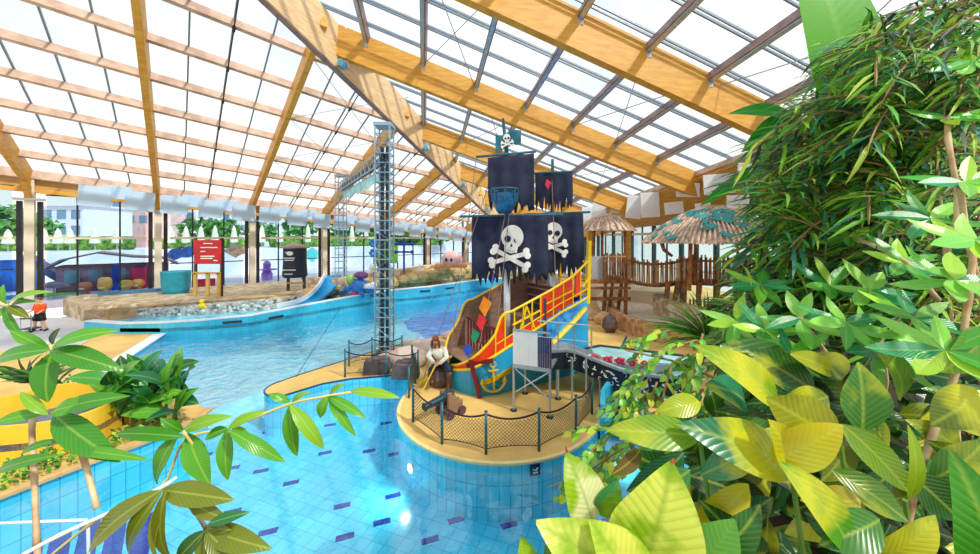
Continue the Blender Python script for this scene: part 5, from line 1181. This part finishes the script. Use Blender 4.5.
# curved stone ramp walls and sand path
w1 = [g2(622,300),g2(621,312),g2(628,326),g2(646,338),(8.4,15.2)]
w1 = [(7.9,24.0),(7.2,21.3),(7.0,19.0),(7.6,17.2),(9.2,15.9),(11,15.2)]
m = MB(); m.wall(w1, 0, [.7,.75,.8,.85,.9,.9], .45); m.build('ramp_wall', mat('warm_stone',(206,160,112),.8,scale=4,var=.2,c2=(160,110,72),bump=.5), label='low curved stone wall on the left of the sandy ramp', cat='wall')
w2 = [(11.2,23.0),(10.0,21.5),(10.0,19.8),(11.0,18.2),(12.8,17.2),(14.5,17)]
m = MB(); m.wall(w2, 0, [1.5,1.5,1.45,1.35,1.2,1.1], .5); m.build('ramp_wall', 'flat_stone', label='taller pale stone wall on the right of the sandy ramp', cat='wall')
m = MB(); m.prism([(7.6,24),(7.3,21),(7.4,19),(8.2,17.4),(9.6,16.3),(11,15.6),(14.5,17.1),(12.8,17.3),(11,18.3),(10.1,19.8),(10.1,21.5),(11.2,23),(11,26),(8,26)], 0, .35); m.build('floor_ramp', mat('pale_sand',(232,216,196),.9,scale=3), kind='structure')
m = MB(); m.ball((6.35,18.6,.45), (.42,.4,.5), 10, noise=.1, seed=8); m.build('rock_stump', 'dark_stone', label='grey stump-like rock on the pale path below the log deck', cat='rock')
for i, (x, y, s_) in enumerate([(6.6,20.4,.5),(6.3,21.6,.6),(5.6,22.4,.6),(8.6,25.5,.8)]): m = MB(); m.ball((x,y,s_*.5), (s_,s_*.8,s_), 10, noise=.13, seed=i+30); m.build('rockwork_boulder', 'rock', label='brown rockwork boulder under the log deck, %s from front' % on[i], cat='rock')
# tall rear sand bank and planting beyond the bridge
m = MB(); m.prism([(7,27),(13,24),(13.5,36),(6,38)], 0, 1.2); m.build('floor_rear_bank', 'beige_floor', kind='structure')
# ================================================================ planting
leaf_mat('leaf_gloss', .28, .4, transl=.28, sidev=.22)
leaf_mat('leaf_big', .28, .45, varieg=((205,205,40),2.6), transl=.3, vscale=11, veinc=(200,215,80), sidev=.3)
leaf_mat('leaf_pale', .35, .5, varieg=((150,190,30),7.0), transl=.3, vscale=12, veinc=(120,160,40), sidev=.5)
leaf_mat('leaf_banana', .4, .3, transl=.45, sidev=.15, lb=.05, vscale=26, veinc=(160,210,70))
mat('cane', (206,180,140), .6, scale=9, var=.2, c2=(170,130,90)); mat('twig', (150,120,70), .7, scale=9, var=.2); mat('green_stem', (120,160,60), .5, scale=6); mat('soil', (60,44,30), .95, scale=6, var=.3)
G1=(88,160,30); G2=(48,120,34); G3=(130,196,40); TEAL=(20,130,95); YG=(190,205,20); DK=(22,66,26); YL=(236,220,30); OLV=(110,140,30)
rp = random.Random(21)
def plant(name, loc, label, cat='plant', group=None): return empty(name, loc, label, cat, group)
# raised planted bank on the right
mb = MB(); mb.prism([(1.9,-2),(1.9,2.6),(3.3,4.6),(5.6,7.6),(9,9.5),(16,12),(22,12),(22,-2)], -.01, 2.6); mb.build('floor_planting_bank', ['soil'], kind='structure')
mb = MB(); mb.prism([(7.5,8.5),(7.9,12.2),(13,13.5),(22,16),(22,12),(16,12)], -.01, .5); mb.build('floor_planting_bank', ['soil'], kind='structure')
def inpoly(x, y, poly):
    c = False; n = len(poly)
    for i in range(n):
        (x1,y1),(x2,y2) = poly[i], poly[(i+1)%n]
        if (y1>y) != (y2>y) and x < (x2-x1)*(y-y1)/(y2-y1)+x1: c = not c
    return c
def pick(poly, r):
    xs = [p[0] for p in poly]; ys = [p[1] for p in poly]
    while True:
        x, y = r.uniform(min(xs),max(xs)), r.uniform(min(ys),max(ys))
        if inpoly(x,y,poly): return x, y
def spray(mb, tw, a, dirv, L, n, ll, lw, tones, r, droop=.35):
    """an arching twig a -> a+dirv*L with narrow leaves along it"""
    pts = []
    for i in range(7):
        t = i/6; pts.append(a+dirv*(L*t)+V((0,0,-droop*L*t*t)))
    tw.tube(pts, [.008]*6+[.003], 4)
    for i in range(n):
        t = .1+.9*i/n; k = min(5,int(t*6)); p = pts[k].lerp(pts[k+1], t*6-k); d = (pts[k+1]-pts[k]).normalized()
        sd = d.cross(V((0,0,1))); sd = sd.normalized() if sd.length > .01 else V((1,0,0)); s = 1 if i%2 else -1
        v = (d*r.uniform(.5,1.1)+sd*s*r.uniform(.2,.9)+V((0,0,r.uniform(-.5,.25)))).normalized()
        l_ = ll*r.uniform(.6,1.15); leaf(mb, p, p+v*l_, lw*r.uniform(.7,1.2), V((r.uniform(-.4,.4),-.6,1)), r.uniform(.02,.14), 3, .2, .8, jit(r.choice(tones), r, .22))
# feathery narrow-leaved mass on the right: five neighbouring plants
masses = [
 ('nearest the top right corner', [(830,75),(865,40),(905,12),(980,-10),(1000,120),(900,150),(815,130)], (2.3,3.8), 130, (3.3,2.2)),
 ('reaching left across the orange rafter', [(750,172),(788,120),(840,80),(900,110),(930,200),(840,240),(765,225)], (2.6,4.4), 190, (3.6,3.6)),
 ('hanging in front of the thatched hut', [(752,262),(770,225),(800,200),(860,215),(880,300),(820,330),(748,315)], (3.0,5.2), 190, (4.5,4.8)),
 ('filling the right edge', [(880,120),(990,90),(1000,330),(890,330),(850,240)], (2.4,4.2), 170, (4.4,3.4)),
 ('low down beside the stone ramp', [(712,335),(740,300),(780,290),(850,300),(900,350),(820,370),(725,362)], (3.4,5.6), 110, (5.5,6.2))]
for i, (lb, poly, (d0,d1), n, (sx_,sy_)) in enumerate(masses):
    t = plant('bamboo', (sx_,sy_,2.6), 'tall feathery narrow-leaved bamboo-like plant, the one %s' % lb, 'plant', 'narrow-leaved plants on the right')
    mb = MB(); tw = MB()
    for k in range(n):
        x, y = pick(poly, rp); Y = rp.uniform(d0,d1); tip = P(x,y,Y); dv_ = V((-rp.uniform(.5,1),rp.uniform(-.55,.3),rp.uniform(-.35,.5))).normalized(); L_ = rp.uniform(.45,.85)
        a = tip-dv_*L_*.55+V((0,0,.1)); spray(mb, tw, a, dv_, L_, 15, .35, .028, [G1,G2,G3,(60,140,50),(110,170,40),DK,DK,(180,205,70),(40,130,100)], rp)  # bright and dark leaf tones paint in highlights and shaded gaps
    mb.build('foliage', 'leaf_plain', parent=t); tw.build('twigs', 'twig', parent=t)
    for c in range(3):
        x, y = pick(poly, rp); q = P(x,y,(d0+d1)/2); m = MB(); g = V((sx_+.3*c-.3,sy_+.2*c,2.6)); m.tube([g, g.lerp(q,.4)+V((.1,0,.3)), q+V((.2,0,.1))], [.018,.014,.007], 6); m.build('cane', 'cane', parent=t)
# broad filler foliage behind them, tones darkened to paint the shaded interior
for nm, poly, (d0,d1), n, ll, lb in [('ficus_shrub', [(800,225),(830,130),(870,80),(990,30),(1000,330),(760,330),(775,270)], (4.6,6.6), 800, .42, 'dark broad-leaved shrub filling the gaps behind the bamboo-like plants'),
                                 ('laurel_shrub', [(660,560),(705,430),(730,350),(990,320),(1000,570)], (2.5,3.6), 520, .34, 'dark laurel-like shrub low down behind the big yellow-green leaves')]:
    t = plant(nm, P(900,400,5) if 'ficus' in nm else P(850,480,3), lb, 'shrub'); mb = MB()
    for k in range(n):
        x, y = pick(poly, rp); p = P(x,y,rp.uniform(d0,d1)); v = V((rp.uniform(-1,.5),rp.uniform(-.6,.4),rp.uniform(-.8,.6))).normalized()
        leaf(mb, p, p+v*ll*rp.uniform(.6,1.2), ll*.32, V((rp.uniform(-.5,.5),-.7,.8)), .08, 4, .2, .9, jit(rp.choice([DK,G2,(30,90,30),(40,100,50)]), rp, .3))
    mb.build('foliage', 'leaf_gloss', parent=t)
    m = MB()
    for c in range(6):
        x, y = pick(poly, rp); q = P(x,y,(d0+d1)/2); m.tube([V((q.x+.5,q.y+.2,2.6)), q], [.035,.01], 6)
    m.build('stems', 'twig', parent=t)
# whorled glossy shrub
def whorl(mb, c, n, L, w, axis, tones, r, tilt=.35, segs=5, shape=.85):
    axis = V(axis).normalized(); u = axis.cross(V((0.2,1,.1))).normalized(); v = axis.cross(u)
    a0 = r.uniform(0,6)
    for i in range(n):
        a = a0+2*math.pi*i/n+r.uniform(-.25,.25); d = (u*math.cos(a)+v*math.sin(a)+axis*tilt*r.uniform(.3,1.4)+V((0,0,-.25))).normalized()
        leaf(mb, c, c+d*L*r.uniform(.7,1.15), w*r.uniform(.8,1.2), axis+V((0,-.5,.2)), -.08+r.uniform(-.06,.1), segs, .22, shape, jit(r.choice(tones), r, .18))
t = plant('umbrella_shrub', (3.2,2.4,2.6), 'glossy whorled-leaf shrub with light brown canes at the right edge', 'shrub'); mb = MB(); st_ = MB()
nodes = [(800,318,2.2),(765,330,2.3),(738,322,2.6),(846,322,2.0),(880,352,1.9),(915,318,1.8),(945,350,1.6),(905,262,2.2),(870,290,2.3),(830,285,2.5),(955,280,1.7),(930,218,2.1),(965,182,1.9),(888,195,2.6),(948,118,2.2),(975,60,2.2),(850,236,2.8),(975,240,1.6),(790,352,2.1),(760,285,2.8),(820,200,3.0),(900,150,2.8)]
tl = [(120,200,70),(80,170,60),(150,215,90),(40,150,90),(170,220,60)]
for x, y, Y in nodes:
    c = P(x,y,Y); whorl(mb, c, 7, .27, .075, (rp.uniform(-.5,.1),-.55,.8), tl, rp)
mb.build('foliage', 'leaf_gloss', parent=t)
for pts in [[(905,560,1.6),(911,506,1.62),(931,439,1.65),(957,367,1.68),(968,300,1.75),(975,240,1.8)],[(955,300,2.0),(947,250,2.05),(958,205,2.05),(948,140,2.1),(948,118,2.2)],[(990,330,1.9),(968,240,1.95),(960,185,1.9)],[(938,300,2.2),(905,262,2.2),(860,240,2.5)],[(880,430,2.1),(885,380,2.0),(880,352,1.9)],[(860,420,2.3),(830,360,2.2),(800,318,2.2)]]:
    q = [P(*a) for a in pts]; st_ = MB(); q2 = spl(q,4); st_.tube(q2, [.013+.003*(i%4==0) for i in range(len(q2))], 8); st_.build('cane', 'cane', parent=t, smooth=True)
# hand-placed large leaves ------------------------------------------------
def big(mb, b, t_, wpx, Y, tone, nrm=(0,-1,.45), bend=.08, shape=.9, segs=12, fold=.18, dY=0, wavy=.03):
    p = P(b[0],b[1],Y+dY); q = P(t_[0],t_[1],Y); leaf(mb, p, q, wpx/F*Y, V(nrm), bend, segs, fold, shape, jit(tone, rp, .06), wavy)
BL = [ # base, tip, width, depth, tone
 ((778,404),(694,345),40,1.7,(150,200,30)),((838,440),(766,398),52,1.45,(170,170,20)),((772,462),(842,425),44,1.35,YL),((800,478),(768,420),46,1.4,(215,210,20)),
 ((862,432),(858,362),48,1.6,(60,140,40)),((790,468),(676,424),52,1.5,(40,140,90)),((842,424),(908,492),34,1.45,(140,185,40)),((832,470),(908,522),34,1.5,(90,150,40)),
 ((780,462),(852,560),40,1.35,(90,180,40)),((748,484),(688,530),34,1.6,YL),((908,500),(908,425),16,1.4,(170,210,30)),((815,392),(745,350),40,1.9,(40,110,40)),
 ((834,372),(790,354),24,1.8,(190,200,30)),((985,392),(930,425),42,1.5,OLV),((990,480),(925,440),36,1.6,(50,110,30)),((952,392),(930,340),34,1.7,(90,170,60)),
 ((700,402),(655,412),24,1.6,YG),((700,436),(606,430),34,1.55,(140,190,40)),((745,402),(705,384),38,1.8,(30,150,110)),((640,450),(612,474),20,1.5,(120,90,30)),
 ((880,520),(820,545),40,1.3,(60,140,40)),((700,560),(760,505),40,1.4,(40,120,40)),((760,560),(700,500),40,1.5,(30,100,40)),((870,560),(935,515),40,1.4,(50,120,40)),
 ((905,470),(960,520),36,1.5,(40,110,40)),((700,475),(760,440),30,1.5,(60,160,110)),((860,500),(800,500),30,1.5,(200,190,30)),((790,430),(740,470),34,1.6,(70,160,60)),
 ((985,330),(940,372),40,1.6,(110,180,60)),((900,400),(870,340),36,1.8,(120,190,50)),((930,480),(985,440),40,1.55,(70,140,40)),((720,345),(800,380),40,2.0,(50,120,40)),
 ((850,400),(800,350),34,1.9,(60,140,50)),((690,470),(640,500),30,1.5,(60,150,60)),((745,540),(690,560),36,1.3,(90,160,40)),((960,450),(905,420),30,1.7,(60,130,40))]
t = plant('croton_shrub', P(850,520,1.8)+V((0,0,-.5)), 'large-leaved yellow and green croton shrub at the lower right', 'shrub')
for k, (b, q, w_, Y, tone) in enumerate(BL):
    mb = MB(); big(mb, b, q, w_*.92, Y, tuple(int(v*.86) for v in tone), (rp.uniform(-.4,.3),-1,rp.uniform(.2,.8)), rp.uniform(.04,.14), .85, dY=rp.uniform(-.05,.15)); mb.build('leaf', 'leaf_big', parent=t, smooth=True)
for k in range(90):
    x, y = pick([(690,420),(760,380),(985,370),(990,560),(650,560)], rp); a_ = rp.uniform(0,2*math.pi); l_ = rp.uniform(45,80); mb = MB()
    big(mb, (x,y), (x+l_*math.cos(a_),y+l_*.6*math.sin(a_)+10), rp.uniform(20,34), rp.uniform(1.75,2.3), rp.choice([(40,100,26),(60,120,34),(22,76,34),(28,90,40),(110,130,26),(24,100,66),(16,56,24)]), (rp.uniform(-.6,.6),-1,rp.uniform(.2,1)), .1, .85, dY=rp.uniform(-.2,.2)); mb.build('leaf', 'leaf_big', parent=t, smooth=True)
m = MB()
for x, y in ((790,462),(840,440),(905,500),(700,440)): m.tube([P(x,y,1.6), P(x+20,y+140,1.75)], [.01,.014], 6)
m.build('stems', 'green_stem', parent=t)
# pale yellow-green leaves in the bottom centre
t = plant('calathea', P(630,575,1.2), 'pale yellow-green broad leaves with red tips at the bottom centre', 'plant')
for b, q, w_, Y, tone, nr in [((592,520),(566,452),44,1.15,(240,236,170),(.3,-1,.2)),((640,575),(672,462),86,1.05,(214,226,90),(-.2,-1,.3)),((655,590),(536,522),70,1.0,(220,228,100),(.1,-1,.5)),((640,600),(590,520),60,.98,(216,222,90),(.3,-1,.6)),((600,515),(618,480),26,1.15,(60,140,80),(0,-1,.3)),((530,580),(522,536),26,1.2,(30,100,40),(.2,-1,.4)),((690,575),(735,520),50,1.15,(90,160,50),(-.3,-1,.5)),((560,575),(545,545),24,1.2,(30,100,50),(.2,-1,.4))]:
    mb = MB(); big(mb, b, q, w_, Y, tone, nr, .06, .72, 14); mb.build('leaf', 'leaf_pale', parent=t, smooth=True)
m = MB(); m.tube([P(672,462,1.05), P(674,458,1.05)], [.006,.001], 5); m.tube([P(567,452,1.15), P(566,446,1.15)], [.006,.001], 5); m.build('red_tip', mat('tip_red',(170,60,30),.6), parent=t)
# dark leaf with bright edge at the right border
t = plant('bird_nest_fern', P(985,560,1.0), 'dark cupped leaf with bright green edge in the bottom right corner', 'plant')
for b, q, w_, tone in [((1000,600),(950,450),60,(60,150,30)),((1010,580),(985,445),50,(100,180,40))]:
    mb = MB(); big(mb, b, q, w_, .95, tone, (-.5,-1,.2), .1, .7, 12); mb.build('leaf', 'leaf_gloss', parent=t, smooth=True)
# banana leaf above
t = plant('banana_plant', V((3.6,3.9,2.6)), 'tall banana plant raising one broad bright leaf at the top right', 'plant')
mb = MB(); leaf(mb, P(852,152,3.4), P(792,-70,3.6), 92/F*3.5, V((.15,-1,-.1)), .06, 18, .12, .75, jit((96,176,20), rp, .03), .01); mb.build('leaf', 'leaf_banana', parent=t, smooth=True)
for b, q, w_ in [((800,122),(728,114),18),((800,115),(742,152),26),((752,172),(700,206),12),((800,128),(762,160),16)]:
    mb = MB(); big(mb, b, q, w_, 3.6, (40,150,40), (.1,-1,.5), .12); mb.build('leaf', 'leaf_banana', parent=t, smooth=True)
m = MB(); m.tube([V((3.6,3.9,2.6)), P(905,220,3.7), P(868,150,3.4)], [.09,.06,.02], 8); m.build('stalk', 'green_stem', parent=t, smooth=True)
# vine over the bank edge
t = plant('hanging_vine', P(680,420,2.8), 'small-leaved vine with thin twigs trailing over the pool right of the island', 'plant'); mb = MB(); tw = MB()
for k in range(64):
    x, y = pick([(600,345),(640,335),(700,340),(720,400),(690,450),(640,470),(600,480),(540,495),(560,450),(610,420),(625,380)], rp); Y = rp.uniform(2.2,3.2)
    a = P(x+18,y-8,Y); dv_ = V((-rp.uniform(.3,1),rp.uniform(-.3,.2),-rp.uniform(.0,.7))).normalized(); L_ = rp.uniform(.18,.34)
    spray(mb, tw, a, dv_, L_, 8, .095, .045, [(110,190,50),(70,160,50),(150,210,60),(50,130,50),(200,215,50)], rp, .2)
mb.build('foliage', 'leaf_gloss', parent=t); tw.build('twigs', 'twig', parent=t)
m = MB()
for q in [[(720,400),(650,430),(590,470),(548,488)],[(720,380),(670,360),(625,350)],[(715,420),(660,455),(640,480)]]: m.tube([P(x,y,2.7) for x, y in q], [.012,.009,.006,.004][:len(q)], 6)
m.build('stem', 'twig', parent=t)
# grassy fan palm beside the ramp
t = plant('fan_palm', P(705,345,4.6), 'spiky fan palm tuft at the right end of the rope bridge', 'plant'); mb = MB()
for k in range(60):
    a = rp.uniform(math.pi*.35,math.pi*1.1); b_ = P(706,340,4.8); L_ = rp.uniform(.5,.95); leaf(mb, b_, b_+V((math.cos(a)*L_, rp.uniform(-.3,.3)*L_, math.sin(a)*L_*.85)), .035, V((0,-.5,1)), .12, 5, .15, .6, jit(rp.choice([G1,G3,G2]), rp, .2))
mb.build('foliage', 'leaf_plain', parent=t)
# ---------------------------------------------------------------- left foreground branches
mb = MB(); mb.prism([(-5,-2),(-5,1.2),(-1.5,1.65),(1.7,1.65),(1.9,-2)], -1.3, 3.1); mb.build('floor_planting_bed', ['soil'], kind='structure', keep=(0,0,-1.3))
def trunk(t, p, z=3.1, r_=.012, m_='cane'):
    m = MB(); g = V((max(-4.8,min(12,p.x)), min(p.y,1.45) if p.x < 1.9 else p.y, z)); m.tube([g, g.lerp(p,.5)+V((.02,0,0)), p], [r_*1.5,r_*1.2,r_], 6); m.build('lower_stem', m_, parent=t, smooth=True)
def branch(name, label, stems, leaves, Y, lmat='leaf_gloss', loc=None, cane='cane', rad=.009):
    t = plant(name, loc or P(stems[0][0][0],stems[0][0][1],Y), label, 'plant')
    for s_ in stems:
        q = spl([P(x,y,Y+(.04*i)) for i,(x,y) in enumerate(s_)], 4); m = MB(); m.tube(q, [rad*(1.15 if i%4==0 else .95) for i in range(len(q))], 8); m.build('stem', cane, parent=t, smooth=True)
    trunk(t, P(stems[0][0][0],stems[0][0][1],Y), r_=rad, m_=cane)
    for b, q, w_, tone in leaves:
        mb = MB(); big(mb, b, q, w_*.84, Y, tone, (rp.uniform(-.2,.3),-.8,.7), rp.uniform(.06,.14), .9, 10, .2, dY=rp.uniform(-.03,.05)); mb.build('leaf', lmat, parent=t, smooth=True)
A1=(60,140,30); A2=(84,160,36); A3=(130,180,40); A4=(110,120,20); A5=(150,160,40)
branch('young_umbrella_tree', 'upright jointed stem with glossy leaf whorls at the left foreground', [[(37,545),(34,470),(33,415),(50,352),(52,345)],[(97,508),(84,460),(70,425),(52,412)]],
 [((50,350),(124,371),24,A1),((52,348),(118,331),18,A2),((50,350),(-6,362),20,A1),((52,352),(48,402),28,A1),((52,345),(60,328),10,DK),((50,350),(10,330),14,A2),((52,412),(130,396),20,A1),((54,414),(120,462),30,A1),((50,412),(-8,424),14,A2),((52,412),(95,404),20,A2),((48,415),(20,392),12,A3),((60,455),(-8,475),14,A1),((75,450),(150,460),12,A2),((60,440),(20,455),10,A1)], 1.25)
branch('young_umbrella_tree', 'drooping olive leaf whorls on a white twig at bottom left', [[(10,562),(60,535),(120,508),(160,488),(176,478)],[(170,492),(190,505),(206,528)]],
 [((162,490),(234,500),26,A4),((162,490),(88,553),30,A4),((164,490),(130,556),22,A4),((166,490),(172,560),20,A4),((168,490),(158,560),14,A5),((206,528),(272,549),26,A4),((206,530),(240,562),24,A4),((206,530),(176,562),20,(40,90,30)),((206,530),(205,570),18,A4),((208,524),(250,512),12,(30,110,60)),((206,528),(232,530),12,A4),((190,502),(228,520),16,A4)], 1.0, cane=mat('white_twig',(225,222,205),.6), rad=.006)
branch('young_umbrella_tree', 'leafy twig reaching right across the water in the left foreground', [[(10,590),(95,521),(160,489),(185,440),(228,428),(290,404),(328,396),(352,392)],[(183,431),(200,455)]],
 [((183,431),(232,416),16,A3),((180,433),(157,484),24,A2),((188,433),(210,484),26,A2),((185,437),(116,434),16,A1),((228,428),(266,411),12,A3),((228,428),(228,480),18,A2),((228,430),(285,462),16,A2),((232,428),(250,436),10,A3),((290,404),(297,456),18,A2),((290,404),(324,449),16,A3),((290,402),(268,394),10,A2),((292,402),(310,392),8,A3),((328,396),(356,436),12,A2),((328,396),(366,418),12,A2),((328,396),(320,418),14,A2),((330,394),(345,384),8,A3),((350,391),(400,398),12,A3),((183,431),(160,418),12,A1),((228,428),(205,440),14,A1)], 1.45, cane=mat('tan_twig',(205,190,110),.6), rad=.006)
branch('young_umbrella_tree', 'leaf cluster entering from the left edge above the orange-shirted person', [[(-60,640),(-30,420),(-12,312),(8,306),(14,300)]], [((8,306),(52,292),10,A3),((8,306),(30,318),10,A4),((6,304),(4,284),8,A2),((8,306),(-8,330),12,A3),((10,306),(38,302),8,A2),((4,306),(24,340),10,A1)], 1.6)
# ---------------------------------------------------------------- left mid-ground planter
t = plant('banana_shrub', G(152,424), 'bushy dark green banana-like plant at the pool edge on the left', 'shrub')
base = G(152,424)
for k in range(80):
    a = rp.uniform(0,2*math.pi); el = rp.uniform(.1,1.35); c = base+V((rp.uniform(-1.0,.8),rp.uniform(-.4,.5),rp.uniform(.2,1.3))); d = V((math.cos(a)*math.cos(el),math.sin(a)*math.cos(el)-.25,math.sin(el)*.9+.0)).normalized()
    mb = MB(); leaf(mb, c, c+d*rp.uniform(.6,1.05), rp.uniform(.28,.42), V((0,-.7,.8)), .12, 8, .2, .8, jit(rp.choice([(40,120,40),(24,84,34),(60,150,50),(30,120,80),(100,170,50)]), rp, .2), .02); mb.build('leaf', 'leaf_gloss', parent=t, smooth=True)
for k in range(6): m = MB(); m.tube([base+V((-.5+.2*k,.1*(k%2),0)), base+V((-.6+.25*k,.1,1.1))], [.05,.03], 6); m.build('stalk', 'green_stem', parent=t)
base = G(8,425); t = plant('dark_palm', base, 'dark green palm-like plant at the left edge behind the yellow flume', 'plant')
for k in range(40):
    a = rp.uniform(0,2*math.pi); el = rp.uniform(.2,1.2); c = base+V((rp.uniform(-.3,.9),.5,.9)); d = V((math.cos(a)*math.cos(el),math.sin(a)*math.cos(el),math.sin(el))).normalized(); mb = MB(); leaf(mb, c, c+d*rp.uniform(.7,1.15), .13, V((0,-.7,.8)), .12, 5, .2, .7, jit(rp.choice([DK,(20,70,40),G2]), rp, .2)); mb.build('frond', 'leaf_gloss', parent=t, smooth=True)
# yellow curved flume
mat('flume_yellow', (250,196,50), .35, scale=2, var=.05)
yf = empty('yellow_flume', G(70,455), 'curved golden yellow flume wall standing on the left bank', 'slide')
w1 = [G(-60,470),G(0,466),G(40,461),G(78,452),G(105,440),G(122,428)]; w1 = spl(w1,4)
m = MB(); m.wall([(p.x,p.y) for p in w1], 0, .85, .08); m.build('front_wall', 'flume_yellow', parent=yf)
w2 = [V((px(x,Y_),Y_,0)) for x, Y_ in ((-60,8.8),(0,8.75),(40,9.2),(75,9.6),(118,9.75),(124,9.4))]; w2 = spl(w2,4)
m = MB(); m.wall([(p.x,p.y) for p in w2], 0, 1.02, .1); m.build('rear_wall', 'flume_yellow', parent=yf)
m = MB(); q = [(p.x,p.y) for p in w1]+[(p.x,p.y) for p in w2[::-1]]; m.prism(q, .3, .45); m.build('trough_floor', mat('trough_blue',(60,100,140),.3), parent=yf)
t = plant('ground_cover', G(60,480), 'low bright green ground cover along the tan pool edge at left', 'plant'); mb = MB()
for k in range(420):
    x, y = pick([(5,492),(60,472),(140,440),(185,424),(160,420),(110,440),(60,456),(0,470)], rp); c = G(x,y)+V((0,0,rp.uniform(.0,.22))); d = V((rp.uniform(-1,1),rp.uniform(-1,.5),rp.uniform(.1,1))).normalized(); leaf(mb, c, c+d*.13, .07, V((0,-.4,1)), .1, 2, .1, 1, jit(rp.choice([(120,190,50),(80,150,40),(50,110,30),(190,215,60)]), rp, .25))
mb.build('foliage', 'leaf_plain', parent=t)
t = plant('flowering_bush', G(82,388), 'small white-flecked green bush at the deck corner on the left', 'shrub'); mb = MB()
for k in range(160):
    c = G(82,388)+V((rp.uniform(-.6,.5),rp.uniform(-.3,.3),rp.uniform(.0,.35))); d = V((rp.uniform(-1,1),rp.uniform(-1,.5),rp.uniform(.1,1))).normalized(); leaf(mb, c, c+d*.14, .07, V((0,-.4,1)), .1, 2, .1, 1, jit(rp.choice([(120,180,70),(230,240,215),(50,110,40)]), rp, .25))
mb.build('foliage', 'leaf_plain', parent=t)
# white handrail of the steps
m = MB(); m.tube([P(-20,524,4.6),P(60,521,4.6),P(86,520,4.6),P(88,524,4.6),P(89,590,4.6)], .018, 8); m.build('handrail', 'white', label='white tubular handrail over the navy-striped steps at bottom left', cat='rail', smooth=True)

for nm, p, z in [('croton_shrub',P(860,560,1.75),2.6),('calathea',P(625,590,1.1),3.1),('bird_nest_fern',P(1000,590,.95),3.1)]:
    trunk(bpy.data.objects[nm], p, z, .012, 'green_stem')
